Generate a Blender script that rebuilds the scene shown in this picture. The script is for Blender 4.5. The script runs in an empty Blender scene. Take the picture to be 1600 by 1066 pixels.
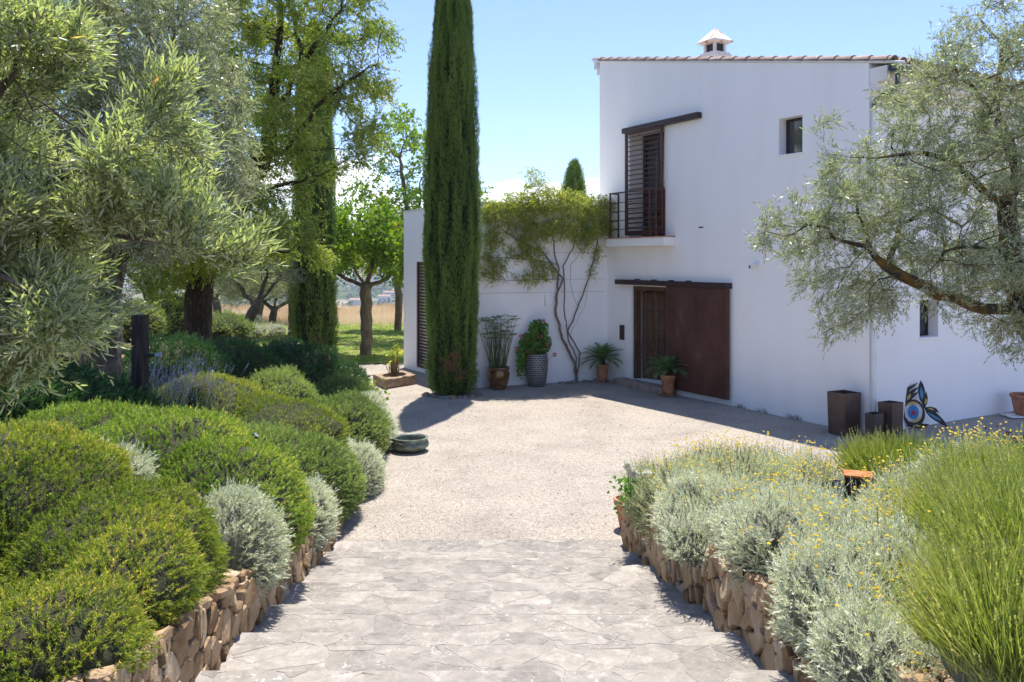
import bpy, math, random
import numpy as np
from mathutils import Vector, Matrix

# ------------------------------------------------------------------ camera, sky, sun
sc = bpy.context.scene
COL = sc.collection
F, HZ, CH = 1280.0, 407.0, 3.1          # focal length in px of the 1600 px photo, horizon row, eye height
cam_d = bpy.data.cameras.new('camera'); cam = bpy.data.objects.new('camera', cam_d); COL.objects.link(cam)
cam.location = (0, 0, CH); cam.rotation_euler = (math.radians(90), 0, 0)
cam_d.sensor_width = 36; cam_d.lens = 36 * F / 1600; cam_d.shift_y = -(533 - HZ) / 1600
cam_d.clip_start = 0.05; cam_d.clip_end = 40000
sc.camera = cam

ELEV = math.radians(70.5); SD = Vector((-0.12, -0.993)).normalized()
w = bpy.data.worlds.new('World'); sc.world = w; w.use_nodes = True
nt = w.node_tree; nt.nodes.clear()
wo = nt.nodes.new('ShaderNodeOutputWorld'); bg = nt.nodes.new('ShaderNodeBackground')
sky = nt.nodes.new('ShaderNodeTexSky'); sky.sky_type = 'NISHITA'; sky.sun_disc = False
sky.sun_elevation = ELEV; sky.sun_rotation = math.atan2(-SD.x, -SD.y)
sky.altitude = 1600; sky.air_density = 1.0; sky.dust_density = 0.2; sky.ozone_density = 5.0
tc = nt.nodes.new('ShaderNodeTexCoord')
sep = nt.nodes.new('ShaderNodeSeparateXYZ'); nt.links.new(tc.outputs['Generated'], sep.inputs[0])
mp = nt.nodes.new('ShaderNodeMapping'); mp.inputs['Scale'].default_value = (1.0, 1.0, 2.6); mp.inputs['Location'].default_value = (0.35, 0.1, 0.13)
nt.links.new(tc.outputs['Generated'], mp.inputs[0])
n1 = nt.nodes.new('ShaderNodeTexNoise'); n1.inputs['Scale'].default_value = 5.5; n1.inputs['Detail'].default_value = 9; n1.inputs['Roughness'].default_value = 0.56
nt.links.new(mp.outputs[0], n1.inputs[0])
hb = nt.nodes.new('ShaderNodeMapRange'); hb.inputs['From Min'].default_value = 0.085; hb.inputs['From Max'].default_value = 0.235
hb.inputs['To Min'].default_value = 0.115; hb.inputs['To Max'].default_value = -0.24
nt.links.new(sep.outputs['Z'], hb.inputs[0])
ad = nt.nodes.new('ShaderNodeMath'); ad.operation = 'ADD'
nt.links.new(n1.outputs['Fac'], ad.inputs[0]); nt.links.new(hb.outputs[0], ad.inputs[1])
cr = nt.nodes.new('ShaderNodeMapRange'); cr.interpolation_type = 'SMOOTHSTEP'
cr.inputs['From Min'].default_value = 0.52; cr.inputs['From Max'].default_value = 0.64
nt.links.new(ad.outputs[0], cr.inputs[0])
mx = nt.nodes.new('ShaderNodeMixRGB'); mx.inputs[2].default_value = (11.5, 11.7, 12.0, 1)
tn_ = nt.nodes.new('ShaderNodeMixRGB'); tn_.blend_type = 'MULTIPLY'; tn_.inputs[0].default_value = 1; tn_.inputs[2].default_value = (0.97, 0.92, 1.03, 1)
nt.links.new(sky.outputs[0], tn_.inputs[1]); nt.links.new(cr.outputs[0], mx.inputs[0]); nt.links.new(tn_.outputs[0], mx.inputs[1])
nt.links.new(mx.outputs[0], bg.inputs[0]); bg.inputs[1].default_value = 0.102
nt.links.new(bg.outputs[0], wo.inputs[0])

sl = bpy.data.lights.new('sun', 'SUN'); sl.energy = 3.35; sl.angle = math.radians(0.53); sl.color = (1.0, 0.945, 0.87)
so = bpy.data.objects.new('sun', sl); COL.objects.link(so)
sdir = Vector((SD.x * math.cos(ELEV), SD.y * math.cos(ELEV), -math.sin(ELEV)))
so.rotation_euler = sdir.to_track_quat('-Z', 'Y').to_euler(); so.location = (5, 20, 40)
sc.view_settings.view_transform = 'Standard'; sc.view_settings.look = 'None'
sc.view_settings.exposure = 1.37; sc.view_settings.gamma = 1.0
sc.cycles.use_denoising = True
sc.cycles.max_bounces = 7; sc.cycles.diffuse_bounces = 4; sc.cycles.transmission_bounces = 4; sc.cycles.transparent_max_bounces = 8
sc.cycles.volume_bounces = 0
sc.cycles.use_adaptive_sampling = True; sc.cycles.adaptive_threshold = 0.02

def P(px, py, d):
    """a point of the place seen at photo pixel (px, py), d metres ahead"""
    return np.array([(px - 800) / F * d, d, CH - (py - HZ) / F * d])

# ------------------------------------------------------------------ numpy noise
def _hash(i, j, k, s):
    n = (i * 374761393 + j * 668265263 + k * 2147483647 + s * 974634777).astype(np.int64) & 0xffffffff
    n = ((n ^ (n >> 13)) * 1274126177) & 0xffffffff
    n = ((n ^ (n >> 16)) * 2246822519) & 0xffffffff
    return ((n ^ (n >> 15)) & 0xffffff) / float(0xffffff)
def noise(p, s=0):
    p = np.asarray(p, float); f = np.floor(p); i = f.astype(np.int64); u = p - f; u = u * u * (3 - 2 * u)
    r = 0
    for a in (0, 1):
        for b in (0, 1):
            for c in (0, 1):
                wgt = (u[:, 0] if a else 1 - u[:, 0]) * (u[:, 1] if b else 1 - u[:, 1]) * (u[:, 2] if c else 1 - u[:, 2])
                r = r + wgt * _hash(i[:, 0] + a, i[:, 1] + b, i[:, 2] + c, s)
    return r * 2 - 1
def fbm(p, s=0, o=3):
    p = np.asarray(p, float); r = 0; a = 1.0; t = 0
    for k in range(o):
        r = r + a * noise(p * 2 ** k, s + k); t += a; a *= 0.5
    return r / t
def nrm(v):
    return v / np.maximum(np.linalg.norm(v, axis=-1, keepdims=True), 1e-9)

# ------------------------------------------------------------------ mesh building
WT = {}
class Geo:
    def __init__(s): s.v = []; s.f = []; s.m = []; s.t = []; s.n = 0; s.sm = []
    def add(s, V, Fc, mat=0, tint=None, smooth=False):
        V = np.asarray(V, np.float32).reshape(-1, 3); Fc = np.asarray(Fc, np.int64)
        if len(Fc) == 0: return
        s.v.append(V); s.f.append(Fc + s.n); s.n += len(V)
        m = len(Fc)
        s.m.append(np.full(m, mat, np.int32) if np.isscalar(mat) else np.asarray(mat, np.int32))
        s.t.append(np.full(m, 0.5 if tint is None else tint, np.float32) if (tint is None or np.isscalar(tint)) else np.asarray(tint, np.float32))
        s.sm.append(np.full(m, smooth))
    def poly(s, pts, mat=0, tint=0.5, smooth=False):
        s.add(pts, [list(range(len(pts)))], mat, tint, smooth)
    def build(s, name, mats, parent=None, loc=None):
        me = bpy.data.meshes.new(name)
        V = np.concatenate(s.v)
        if loc is not None: V = V - np.asarray(loc, np.float32)
        loops = np.concatenate([f.ravel() for f in s.f])
        tot = np.concatenate([np.full(len(f), f.shape[1], np.int32) for f in s.f])
        st = np.concatenate([[0], np.cumsum(tot)[:-1]]).astype(np.int32)
        me.vertices.add(len(V)); me.vertices.foreach_set('co', V.astype(np.float32).ravel())
        me.loops.add(len(loops)); me.loops.foreach_set('vertex_index', loops.astype(np.int32))
        me.polygons.add(len(tot)); me.polygons.foreach_set('loop_start', st)
        me.polygons.foreach_set('material_index', np.concatenate(s.m))
        me.polygons.foreach_set('use_smooth', np.concatenate(s.sm))
        a = me.attributes.new('tint', 'FLOAT', 'FACE'); a.data.foreach_set('value', np.concatenate(s.t))
        me.update(calc_edges=True)
        for m in (mats if isinstance(mats, (list, tuple)) else [mats]): me.materials.append(m)
        o = bpy.data.objects.new(name, me); COL.objects.link(o)
        if loc is not None: o.location = loc
        if parent is not None:
            o.parent = parent; pw = WT.get(parent.name, (0, 0, 0))
            if loc is None: o.matrix_parent_inverse = Matrix.Translation(pw).inverted()
            WT[o.name] = (0, 0, 0) if loc is None else tuple(a + b for a, b in zip(pw, loc))
        return o
def tag(o, label=None, cat=None, group=None, kind=None):
    if label: o['label'] = label
    if cat: o['category'] = cat
    if group: o['group'] = group
    if kind: o['kind'] = kind
    return o
def empty(name, loc, label, cat, group=None):
    o = bpy.data.objects.new(name, None); COL.objects.link(o); o.location = tuple(float(c) for c in loc); o.empty_display_size = 0.2; WT[o.name] = tuple(o.location)
    return tag(o, label, cat, group)
def box(g, o, ax, ay, az, mat=0, tint=0.5, bev=0.0):
    """box with corner o and edge vectors ax ay az"""
    o, ax, ay, az = [np.asarray(q, float) for q in (o, ax, ay, az)]
    if bev <= 0:
        V = [o, o + ax, o + ax + ay, o + ay, o + az, o + ax + az, o + ax + ay + az, o + ay + az]
        g.add(V, [[0, 3, 2, 1], [4, 5, 6, 7], [0, 1, 5, 4], [1, 2, 6, 5], [2, 3, 7, 6], [3, 0, 4, 7]], mat, tint); return
    L = [np.linalg.norm(q) for q in (ax, ay, az)]; E = [ax / L[0], ay / L[1], az / L[2]]
    b = min(bev, min(L) * 0.45); idx = {}; V = []
    for i in (0, 1):
        for j in (0, 1):
            for k in (0, 1):
                c = o + ax * i + ay * j + az * k
                d = [(1 - 2 * i) * E[0] * b, (1 - 2 * j) * E[1] * b, (1 - 2 * k) * E[2] * b]
                for q in range(3):          # vertex on the face normal to axis q
                    p = c + sum(d[r] for r in range(3) if r != q); idx[(i, j, k, q)] = len(V); V.append(p)
    Q = []; T = []
    for q in range(3):
        for s_ in (0, 1):
            r1, r2 = [(1, 2), (2, 0), (0, 1)][q]
            def key(a, b2):
                t = [0, 0, 0]; t[q] = s_; t[r1] = a; t[r2] = b2; return idx[(t[0], t[1], t[2], q)]
            f = [key(0, 0), key(1, 0), key(1, 1), key(0, 1)]
            Q.append(f if s_ else f[::-1])
    for q in range(3):                      # edges along axis q
        r1, r2 = [(1, 2), (2, 0), (0, 1)][q]
        for a in (0, 1):
            for b2 in (0, 1):
                def key(e, face):
                    t = [0, 0, 0]; t[q] = e; t[r1] = a; t[r2] = b2; return idx[(t[0], t[1], t[2], face)]
                f = [key(0, r1), key(1, r1), key(1, r2), key(0, r2)]
                Q.append(f if (a ^ b2) else f[::-1])
    for i in (0, 1):
        for j in (0, 1):
            for k in (0, 1):
                f = [idx[(i, j, k, 0)], idx[(i, j, k, 1)], idx[(i, j, k, 2)]]
                T.append(f if (i + j + k) % 2 else f[::-1])
    g.add(V, Q, mat, tint); 
    g.v.append(np.zeros((0, 3), np.float32)); g.f.append(np.asarray(T) + g.n - len(V)); g.m.append(np.full(8, mat, np.int32)); g.t.append(np.full(8, tint, np.float32)); g.sm.append(np.full(8, False))
def tube(g, pts, rad, n=6, mat=0, tint=0.5, cap=True):
    pts = np.asarray(pts, float); m = len(pts)
    rad = np.full(m, rad) if np.isscalar(rad) else np.asarray(rad, float)
    T = np.zeros_like(pts); T[1:-1] = pts[2:] - pts[:-2]; T[0] = pts[1] - pts[0]; T[-1] = pts[-1] - pts[-2]; T = nrm(T)
    ref = np.array([0, 0, 1.0]) if abs(T[0][2]) < 0.9 else np.array([1.0, 0, 0])
    A = nrm(np.cross(T[0], ref)); V = []
    for i in range(m):
        A = A - T[i] * np.dot(A, T[i]); A = A / max(np.linalg.norm(A), 1e-9); B = np.cross(T[i], A)
        th = np.arange(n) * 2 * math.pi / n
        V.append(pts[i] + rad[i] * (np.cos(th)[:, None] * A + np.sin(th)[:, None] * B))
    V = np.concatenate(V); i = np.arange(m - 1)[:, None] * n; j = np.arange(n)[None, :]; k = (j + 1) % n
    Fq = np.stack([i + j, i + k, i + n + k, i + n + j], -1).reshape(-1, 4)
    g.add(V, Fq, mat, tint, True)
    if cap:
        g.poly(V[:n][::-1], mat, tint); g.poly(V[-n:], mat, tint)
def lathe(g, c, prof, n=24, mat=0, tint=0.5, ax=None, smooth=True, closed=False):
    """prof: list of (r, z); revolve round z at c"""
    c = np.asarray(c, float); th = np.arange(n) * 2 * math.pi / n
    V = np.concatenate([np.stack([c[0] + r * np.cos(th), c[1] + r * np.sin(th), np.full(n, c[2] + z)], -1) for r, z in prof])
    i = np.arange(len(prof) - 1)[:, None] * n; j = np.arange(n)[None, :]; k = (j + 1) % n
    g.add(V, np.stack([i + j, i + k, i + n + k, i + n + j], -1).reshape(-1, 4), mat, tint, smooth)
def grid_sheet(g, fn, us, vs, mat=0, tint=0.5, smooth=True):
    U, Vv = np.meshgrid(us, vs, indexing='ij'); pts = fn(U.ravel(), Vv.ravel())
    n = len(vs); i = np.arange(len(us) - 1)[:, None] * n; j = np.arange(n - 1)[None, :]
    g.add(pts, np.stack([i + j, i + n + j, i + n + j + 1, i + j + 1], -1).reshape(-1, 4), mat, tint, smooth)

# ------------------------------------------------------------------ materials
def newmat(name):
    m = bpy.data.materials.new(name); m.use_nodes = True; t = m.node_tree; t.nodes.clear()
    out = t.nodes.new('ShaderNodeOutputMaterial'); return m, t, out
def N(t, typ, **kw):
    n = t.nodes.new(typ)
    for k, v in kw.items():
        if k in n.inputs: n.inputs[k].default_value = v
        else: setattr(n, k, v)
    return n
def ramp(t, stops, fac=None):
    r = t.nodes.new('ShaderNodeValToRGB'); e = r.color_ramp.elements
    while len(e) < len(stops): e.new(0.5)
    for q, (p, c) in zip(e, stops): q.position = p; q.color = (*c, 1)
    if fac is not None: t.links.new(fac, r.inputs[0])
    return r
def coords(t, scale=(1, 1, 1)):
    g = t.nodes.new('ShaderNodeTexCoord'); m = t.nodes.new('ShaderNodeMapping'); m.inputs['Scale'].default_value = scale
    t.links.new(g.outputs['Object'], m.inputs[0]); return m.outputs[0]
def leafmat(name, stops, under=None, trans=0.35, rough=0.45, tcol=None, spec=0.35):
    m, t, out = newmat(name)
    a = N(t, 'ShaderNodeAttribute', attribute_name='tint')
    r = ramp(t, stops, a.outputs['Fac']); c = r.outputs[0]
    if under:
        ge = N(t, 'ShaderNodeNewGeometry'); mxr = N(t, 'ShaderNodeMixRGB'); mxr.inputs[2].default_value = (*under, 1)
        t.links.new(ge.outputs['Backfacing'], mxr.inputs[0]); t.links.new(c, mxr.inputs[1]); c = mxr.outputs[0]
    b = N(t, 'ShaderNodeBsdfPrincipled', Roughness=rough); b.inputs['Specular IOR Level'].default_value = spec
    t.links.new(c, b.inputs['Base Color'])
    tr = N(t, 'ShaderNodeBsdfTranslucent')
    mu = N(t, 'ShaderNodeMixRGB', blend_type='MULTIPLY'); mu.inputs[0].default_value = 1; mu.inputs[2].default_value = (*(tcol or (1.5, 1.7, 0.7)), 1)
    t.links.new(c, mu.inputs[1]); t.links.new(mu.outputs[0], tr.inputs[0])
    mi = N(t, 'ShaderNodeMixShader'); mi.inputs[0].default_value = trans
    t.links.new(b.outputs[0], mi.inputs[1]); t.links.new(tr.outputs[0], mi.inputs[2]); t.links.new(mi.outputs[0], out.inputs[0])
    return m
def solid(name, stops, scale=4.0, detail=5, rough=0.7, bump=0.0, bscale=None, stretch=(1, 1, 1), metal=0.0, spec=0.4, tintmix=0.0, dist=0.0, bdist=0.02, noise_lo=0.3, noise_hi=0.7, coat=0):
    """procedural colour from noise (plus optional per face tint), optional bump"""
    m, t, out = newmat(name); co = coords(t, stretch)
    n = N(t, 'ShaderNodeTexNoise', Scale=scale, Detail=detail, Roughness=0.6, Distortion=dist); t.links.new(co, n.inputs['Vector'])
    mr = N(t, 'ShaderNodeMapRange'); mr.inputs['From Min'].default_value = noise_lo; mr.inputs['From Max'].default_value = noise_hi
    t.links.new(n.outputs['Fac'], mr.inputs[0]); fac = mr.outputs[0]
    if tintmix > 0:
        a = N(t, 'ShaderNodeAttribute', attribute_name='tint'); mm = N(t, 'ShaderNodeMix', data_type='FLOAT'); mm.inputs[0].default_value = tintmix
        t.links.new(fac, mm.inputs[2]); t.links.new(a.outputs['Fac'], mm.inputs[3]); fac = mm.outputs[0]
    r = ramp(t, stops, fac)
    b = N(t, 'ShaderNodeBsdfPrincipled', Roughness=rough, Metallic=metal); b.inputs['Specular IOR Level'].default_value = spec
    if coat: b.inputs['Coat Weight'].default_value = coat
    t.links.new(r.outputs[0], b.inputs['Base Color'])
    if bump:
        n2 = N(t, 'ShaderNodeTexNoise', Scale=bscale or scale * 4, Detail=6, Roughness=0.65); t.links.new(co, n2.inputs['Vector'])
        bp = N(t, 'ShaderNodeBump', Strength=bump, Distance=bdist); t.links.new(n2.outputs['Fac'], bp.inputs['Height']); t.links.new(bp.outputs[0], b.inputs['Normal'])
    t.links.new(b.outputs[0], out.inputs[0]); return m

M = {}
M['stucco'] = solid('white_stucco', [(0, (.855, .828, .795)), (.5, (.905, .882, .852)), (1, (.925, .905, .88))], scale=1.6, stretch=(1, 1, .18), rough=.9, bump=.25, bscale=45, bdist=.004, spec=.2, noise_lo=.2, noise_hi=.8)
M['cornice'] = solid('cream_plaster', [(0, (.66, .60, .52)), (.45, (.78, .75, .70)), (1, (.84, .82, .78))], scale=3, rough=.9, spec=.2)
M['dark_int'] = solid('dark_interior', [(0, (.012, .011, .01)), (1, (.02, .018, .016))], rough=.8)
M['steel'] = solid('brown_steel', [(0, (.055, .020, .014)), (.45, (.078, .029, .020)), (.8, (.10, .040, .028)), (1, (.14, .065, .048))], scale=3, detail=10, stretch=(1, 1, .55), rough=.55, bump=.1, bscale=30, spec=.35)
M['steel_dark'] = solid('dark_steel', [(0, (.025, .013, .013)), (1, (.05, .024, .022))], scale=8, rough=.5)
M['oldwood'] = solid('old_wood', [(0, (.035, .018, .010)), (.5, (.10, .052, .028)), (1, (.17, .095, .052))], scale=9, stretch=(3, 3, .35), rough=.75, bump=.6, bscale=22, bdist=.01)
M['blackwood'] = solid('charred_wood', [(0, (.006, .005, .005)), (.6, (.02, .016, .014)), (1, (.06, .045, .038))], scale=9, stretch=(3, 3, .35), rough=.85, bump=.8, bscale=20, bdist=.01)
M['tile'] = solid('roof_tile', [(0, (.20, .13, .10)), (.4, (.34, .235, .19)), (.75, (.44, .34, .28)), (1, (.5, .44, .38))], scale=7, rough=.85, bump=.4, bscale=40, tintmix=.45, bdist=.01)
M['mortar'] = solid('white_mortar', [(0, (.68, .68, .66)), (1, (.8, .8, .78))], rough=.9)
M['glass'] = solid('window_glass', [(0, (.03, .035, .04)), (1, (.05, .055, .06))], rough=.05, spec=.8)
M['bark'] = solid('grey_bark', [(0, (.045, .036, .028)), (.5, (.11, .09, .07)), (1, (.20, .17, .14))], scale=14, stretch=(1, 1, .4), rough=.95, bump=.9, bscale=30, bdist=.015)
M['bark_orange'] = solid('lichen_bark', [(0, (.035, .028, .022)), (.45, (.08, .06, .04)), (.62, (.14, .085, .03)), (1, (.30, .15, .025))], scale=5, rough=.95, bump=.9, bscale=40, bdist=.012)
M['bark_dark'] = solid('furrowed_bark', [(0, (.018, .012, .008)), (.5, (.05, .032, .02)), (1, (.12, .075, .045))], scale=10, stretch=(3, 3, .4), rough=.95, bump=1, bscale=16, bdist=.04)
M['bark_smooth'] = solid('smooth_brown_bark', [(0, (.10, .07, .05)), (.5, (.17, .125, .09)), (1, (.25, .20, .15))], scale=8, stretch=(1, 1, .4), rough=.85, bump=.4, bscale=20)
M['vinewood'] = solid('vine_wood', [(0, (.09, .07, .055)), (1, (.24, .19, .15))], scale=12, rough=.9)
M['core'] = solid('shrub_twigs', [(0, (.03, .04, .014)), (.6, (.06, .065, .028)), (1, (.11, .085, .05))], scale=14, rough=.95, bump=1, bscale=50, bdist=.04)
M['core_grey'] = solid('shrub_twigs_grey', [(0, (.10, .10, .065)), (.6, (.19, .195, .14)), (1, (.30, .30, .23))], scale=14, rough=.95, bump=1, bscale=50, bdist=.03)
M['terracotta'] = solid('terracotta', [(0, (.30, .12, .06)), (.5, (.44, .19, .10)), (1, (.55, .30, .19))], scale=7, rough=.8, bump=.15)
M['soil'] = solid('soil', [(0, (.035, .024, .016)), (.5, (.08, .055, .036)), (1, (.15, .11, .075))], scale=6, rough=1, bump=.8, bscale=40, bdist=.03)
M['planter'] = solid('brown_planter', [(0, (.055, .032, .026)), (.5, (.085, .050, .040)), (1, (.12, .075, .06))], scale=3, rough=.42, spec=.4, bump=.08, bscale=25)
M['planter2'] = solid('dark_taupe_planter', [(0, (.045, .035, .030)), (1, (.075, .058, .05))], scale=3, rough=.5, spec=.4)
M['corten'] = solid('rusty_steel', [(0, (.20, .06, .02)), (.5, (.36, .12, .035)), (1, (.50, .20, .07))], scale=9, rough=.8, bump=.2)
M['black'] = solid('black_metal', [(0, (.012, .012, .013)), (1, (.028, .028, .03))], rough=.45)
M['navy'] = solid('dark_gutter', [(0, (.016, .022, .04)), (1, (.03, .038, .06))], rough=.4)
M['lamp_glass'] = solid('lamp_glass', [(0, (.18, .2, .22)), (1, (.3, .33, .36))], rough=.1, spec=.7)
M['white'] = solid('white_paint', [(0, (.74, .74, .73)), (1, (.82, .82, .81))], rough=.5)
M['bronze'] = solid('weathered_bronze', [(0, (.055, .06, .045)), (.45, (.13, .15, .115)), (.75, (.20, .25, .20)), (1, (.33, .36, .30))], scale=6, stretch=(1, 1, 2.5), rough=.5, spec=.5, bump=.2, metal=.25)
M['stone_tan'] = solid('trough_stone', [(0, (.16, .11, .07)), (.5, (.30, .21, .14)), (1, (.46, .36, .27))], scale=9, rough=.95, bump=.8, bscale=30, bdist=.02)
M['step_stone'] = solid('worn_step_stone', [(0, (.22, .16, .125)), (.5, (.34, .26, .215)), (1, (.44, .36, .31))], scale=5, rough=.85, bump=.4)
M['rubble'] = solid('ochre_rubble', [(0, (.14, .08, .036)), (.3, (.33, .21, .105)), (.6, (.47, .33, .19)), (.85, (.56, .44, .30)), (1, (.52, .45, .38))], scale=5, detail=8, rough=.95, bump=.8, bscale=22, bdist=.035, tintmix=.5)
M['joint'] = solid('dark_joint', [(0, (.03, .018, .010)), (1, (.10, .066, .04))], scale=12, rough=1, bump=.6)
M['rock'] = solid('grey_rock', [(0, (.10, .095, .09)), (.5, (.2, .185, .17)), (1, (.34, .31, .28))], scale=7, rough=.95, bump=.6)
M['brownglaze'] = solid('brown_glaze', [(0, (.05, .018, .006)), (.45, (.12, .05, .015)), (.7, (.17, .09, .03)), (1, (.10, .11, .05))], scale=4, stretch=(1, 1, 3), rough=.14, spec=.6, coat=.6)

def flag_mat():
    m, t, out = newmat('flagstone'); co = coords(t)
    a = N(t, 'ShaderNodeAttribute', attribute_name='tint')
    n = N(t, 'ShaderNodeTexNoise', Scale=8, Detail=12, Roughness=.78, Distortion=.5); t.links.new(co, n.inputs['Vector'])
    mm = N(t, 'ShaderNodeMix', data_type='FLOAT'); mm.inputs[0].default_value = .42
    mr = N(t, 'ShaderNodeMapRange'); mr.inputs['From Min'].default_value = .36; mr.inputs['From Max'].default_value = .66
    t.links.new(n.outputs['Fac'], mr.inputs[0]); t.links.new(mr.outputs[0], mm.inputs[2]); t.links.new(a.outputs['Fac'], mm.inputs[3])
    r = ramp(t, [(0, (.152, .140, .120)), (.3, (.245, .223, .194)), (.55, (.312, .282, .242)), (.8, (.385, .349, .30)), (1, (.49, .45, .39))], mm.outputs[0])
    n3 = N(t, 'ShaderNodeTexNoise', Scale=16, Detail=8, Roughness=.7, Distortion=1.2); t.links.new(co, n3.inputs['Vector'])
    m3 = N(t, 'ShaderNodeMapRange'); m3.inputs['From Min'].default_value = .58; m3.inputs['From Max'].default_value = .65; t.links.new(n3.outputs['Fac'], m3.inputs[0])
    n4 = N(t, 'ShaderNodeTexNoise', Scale=2.2, Detail=3); t.links.new(co, n4.inputs['Vector'])
    m4 = N(t, 'ShaderNodeMapRange'); m4.inputs['From Min'].default_value = .43; m4.inputs['From Max'].default_value = .56; t.links.new(n4.outputs['Fac'], m4.inputs[0])
    mul = N(t, 'ShaderNodeMath', operation='MULTIPLY'); t.links.new(m3.outputs[0], mul.inputs[0]); t.links.new(m4.outputs[0], mul.inputs[1])
    mx = N(t, 'ShaderNodeMixRGB'); mx.inputs[2].default_value = (.58, .53, .46, 1); t.links.new(mul.outputs[0], mx.inputs[0]); t.links.new(r.outputs[0], mx.inputs[1])
    b = N(t, 'ShaderNodeBsdfPrincipled', Roughness=.72); b.inputs['Specular IOR Level'].default_value = .3
    t.links.new(mx.outputs[0], b.inputs['Base Color'])
    mu2 = N(t, 'ShaderNodeTexMusgrave') if False else N(t, 'ShaderNodeTexNoise', Scale=14, Detail=12, Roughness=.78, Distortion=.6)
    t.links.new(co, mu2.inputs['Vector'])
    bp = N(t, 'ShaderNodeBump', Strength=.7, Distance=.018); t.links.new(mu2.outputs['Fac'], bp.inputs['Height']); t.links.new(bp.outputs[0], b.inputs['Normal'])
    t.links.new(b.outputs[0], out.inputs[0]); return m
M['flag'] = flag_mat()
M['flagjoint'] = solid('pale_joint', [(0, (.25, .225, .20)), (1, (.40, .365, .33))], scale=8, rough=.95, bump=.5, bscale=60)

def gravel_mat():
    m, t, out = newmat('gravel'); co = coords(t)
    v = N(t, 'ShaderNodeTexVoronoi', Scale=85, Randomness=1.0); t.links.new(co, v.inputs['Vector'])
    n = N(t, 'ShaderNodeTexNoise', Scale=.9, Detail=6, Roughness=.6); t.links.new(co, n.inputs['Vector'])
    n2 = N(t, 'ShaderNodeTexNoise', Scale=14, Detail=5, Roughness=.7); t.links.new(co, n2.inputs['Vector'])
    sepc = N(t, 'ShaderNodeSeparateColor'); t.links.new(v.outputs['Color'], sepc.inputs[0])
    r = ramp(t, [(0, (.19, .160, .128)), (.15, (.302, .266, .224)), (.55, (.375, .340, .292)), (.85, (.44, .406, .356)), (1, (.52, .49, .435))], sepc.outputs[0])
    r2 = ramp(t, [(.3, (.82, .80, .78)), (.5, (1, .985, .97)), (.7, (1.1, 1.08, 1.05))], n.outputs['Fac'])
    mu = N(t, 'ShaderNodeMixRGB', blend_type='MULTIPLY'); mu.inputs[0].default_value = 1
    t.links.new(r.outputs[0], mu.inputs[1]); t.links.new(r2.outputs[0], mu.inputs[2])
    r3 = ramp(t, [(.3, (.84, .82, .80)), (.55, (1.05, 1.04, 1.03))], n2.outputs['Fac'])
    mu2 = N(t, 'ShaderNodeMixRGB', blend_type='MULTIPLY'); mu2.inputs[0].default_value = 1
    t.links.new(mu.outputs[0], mu2.inputs[1]); t.links.new(r3.outputs[0], mu2.inputs[2])
    b = N(t, 'ShaderNodeBsdfPrincipled', Roughness=.95); b.inputs['Specular IOR Level'].default_value = .15
    t.links.new(mu2.outputs[0], b.inputs['Base Color'])
    inv = N(t, 'ShaderNodeMath', operation='SUBTRACT'); inv.inputs[0].default_value = 1; t.links.new(v.outputs['Distance'], inv.inputs[1])
    bp = N(t, 'ShaderNodeBump', Strength=.6, Distance=.01); t.links.new(inv.outputs[0], bp.inputs['Height'])
    bp2 = N(t, 'ShaderNodeBump', Strength=.5, Distance=.05); t.links.new(n2.outputs['Fac'], bp2.inputs['Height']); t.links.new(bp.outputs[0], bp2.inputs['Normal'])
    t.links.new(bp2.outputs[0], b.inputs['Normal']); t.links.new(b.outputs[0], out.inputs[0]); return m
M['gravel'] = gravel_mat()
M['pebble'] = solid('pebble', [(0, (.25, .2, .165)), (.5, (.5, .44, .38)), (1, (.72, .68, .62))], scale=3, rough=.9, tintmix=.9)
M['lawn'] = solid('lawn', [(0, (.13, .19, .03)), (.4, (.20, .27, .05)), (.7, (.30, .32, .09)), (1, (.44, .38, .17))], scale=1.4, detail=8, rough=.95, bump=1, bscale=60, bdist=.05, spec=.1)
M['hill'] = solid('hillside', [(0, (.045, .06, .015)), (.4, (.10, .10, .035)), (.7, (.20, .16, .08)), (1, (.28, .22, .13))], scale=.8, detail=8, rough=1, bump=1, bscale=20, bdist=.05, spec=.1)
M['straw'] = solid('dry_field', [(0, (.34, .27, .15)), (.5, (.50, .41, .26)), (1, (.62, .53, .37))], scale=.4, detail=8, rough=1, spec=.05)

def valley_mat():
    m, t, out = newmat('valley_fields'); co = coords(t, (1, .35, 1))
    v = N(t, 'ShaderNodeTexVoronoi', Scale=.006, Randomness=.9); t.links.new(co, v.inputs['Vector'])
    sepc = N(t, 'ShaderNodeSeparateColor'); t.links.new(v.outputs['Color'], sepc.inputs[0])
    r = ramp(t, [(0, (.05, .08, .03)), (.25, (.10, .14, .045)), (.45, (.20, .20, .09)), (.65, (.34, .29, .18)), (.85, (.42, .36, .26)), (1, (.13, .15, .07))], sepc.outputs[0])
    n = N(t, 'ShaderNodeTexNoise', Scale=.02, Detail=9, Roughness=.7); t.links.new(co, n.inputs['Vector'])
    r2 = ramp(t, [(.4, (.3, .36, .3)), (.56, (1, 1, 1))], n.outputs['Fac'])
    mu = N(t, 'ShaderNodeMixRGB', blend_type='MULTIPLY'); mu.inputs[0].default_value = 1
    t.links.new(r.outputs[0], mu.inputs[1]); t.links.new(r2.outputs[0], mu.inputs[2])
    b = N(t, 'ShaderNodeBsdfDiffuse'); t.links.new(mu.outputs[0], b.inputs[0]); t.links.new(b.outputs[0], out.inputs[0]); return m
M['valley'] = valley_mat()

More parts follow.
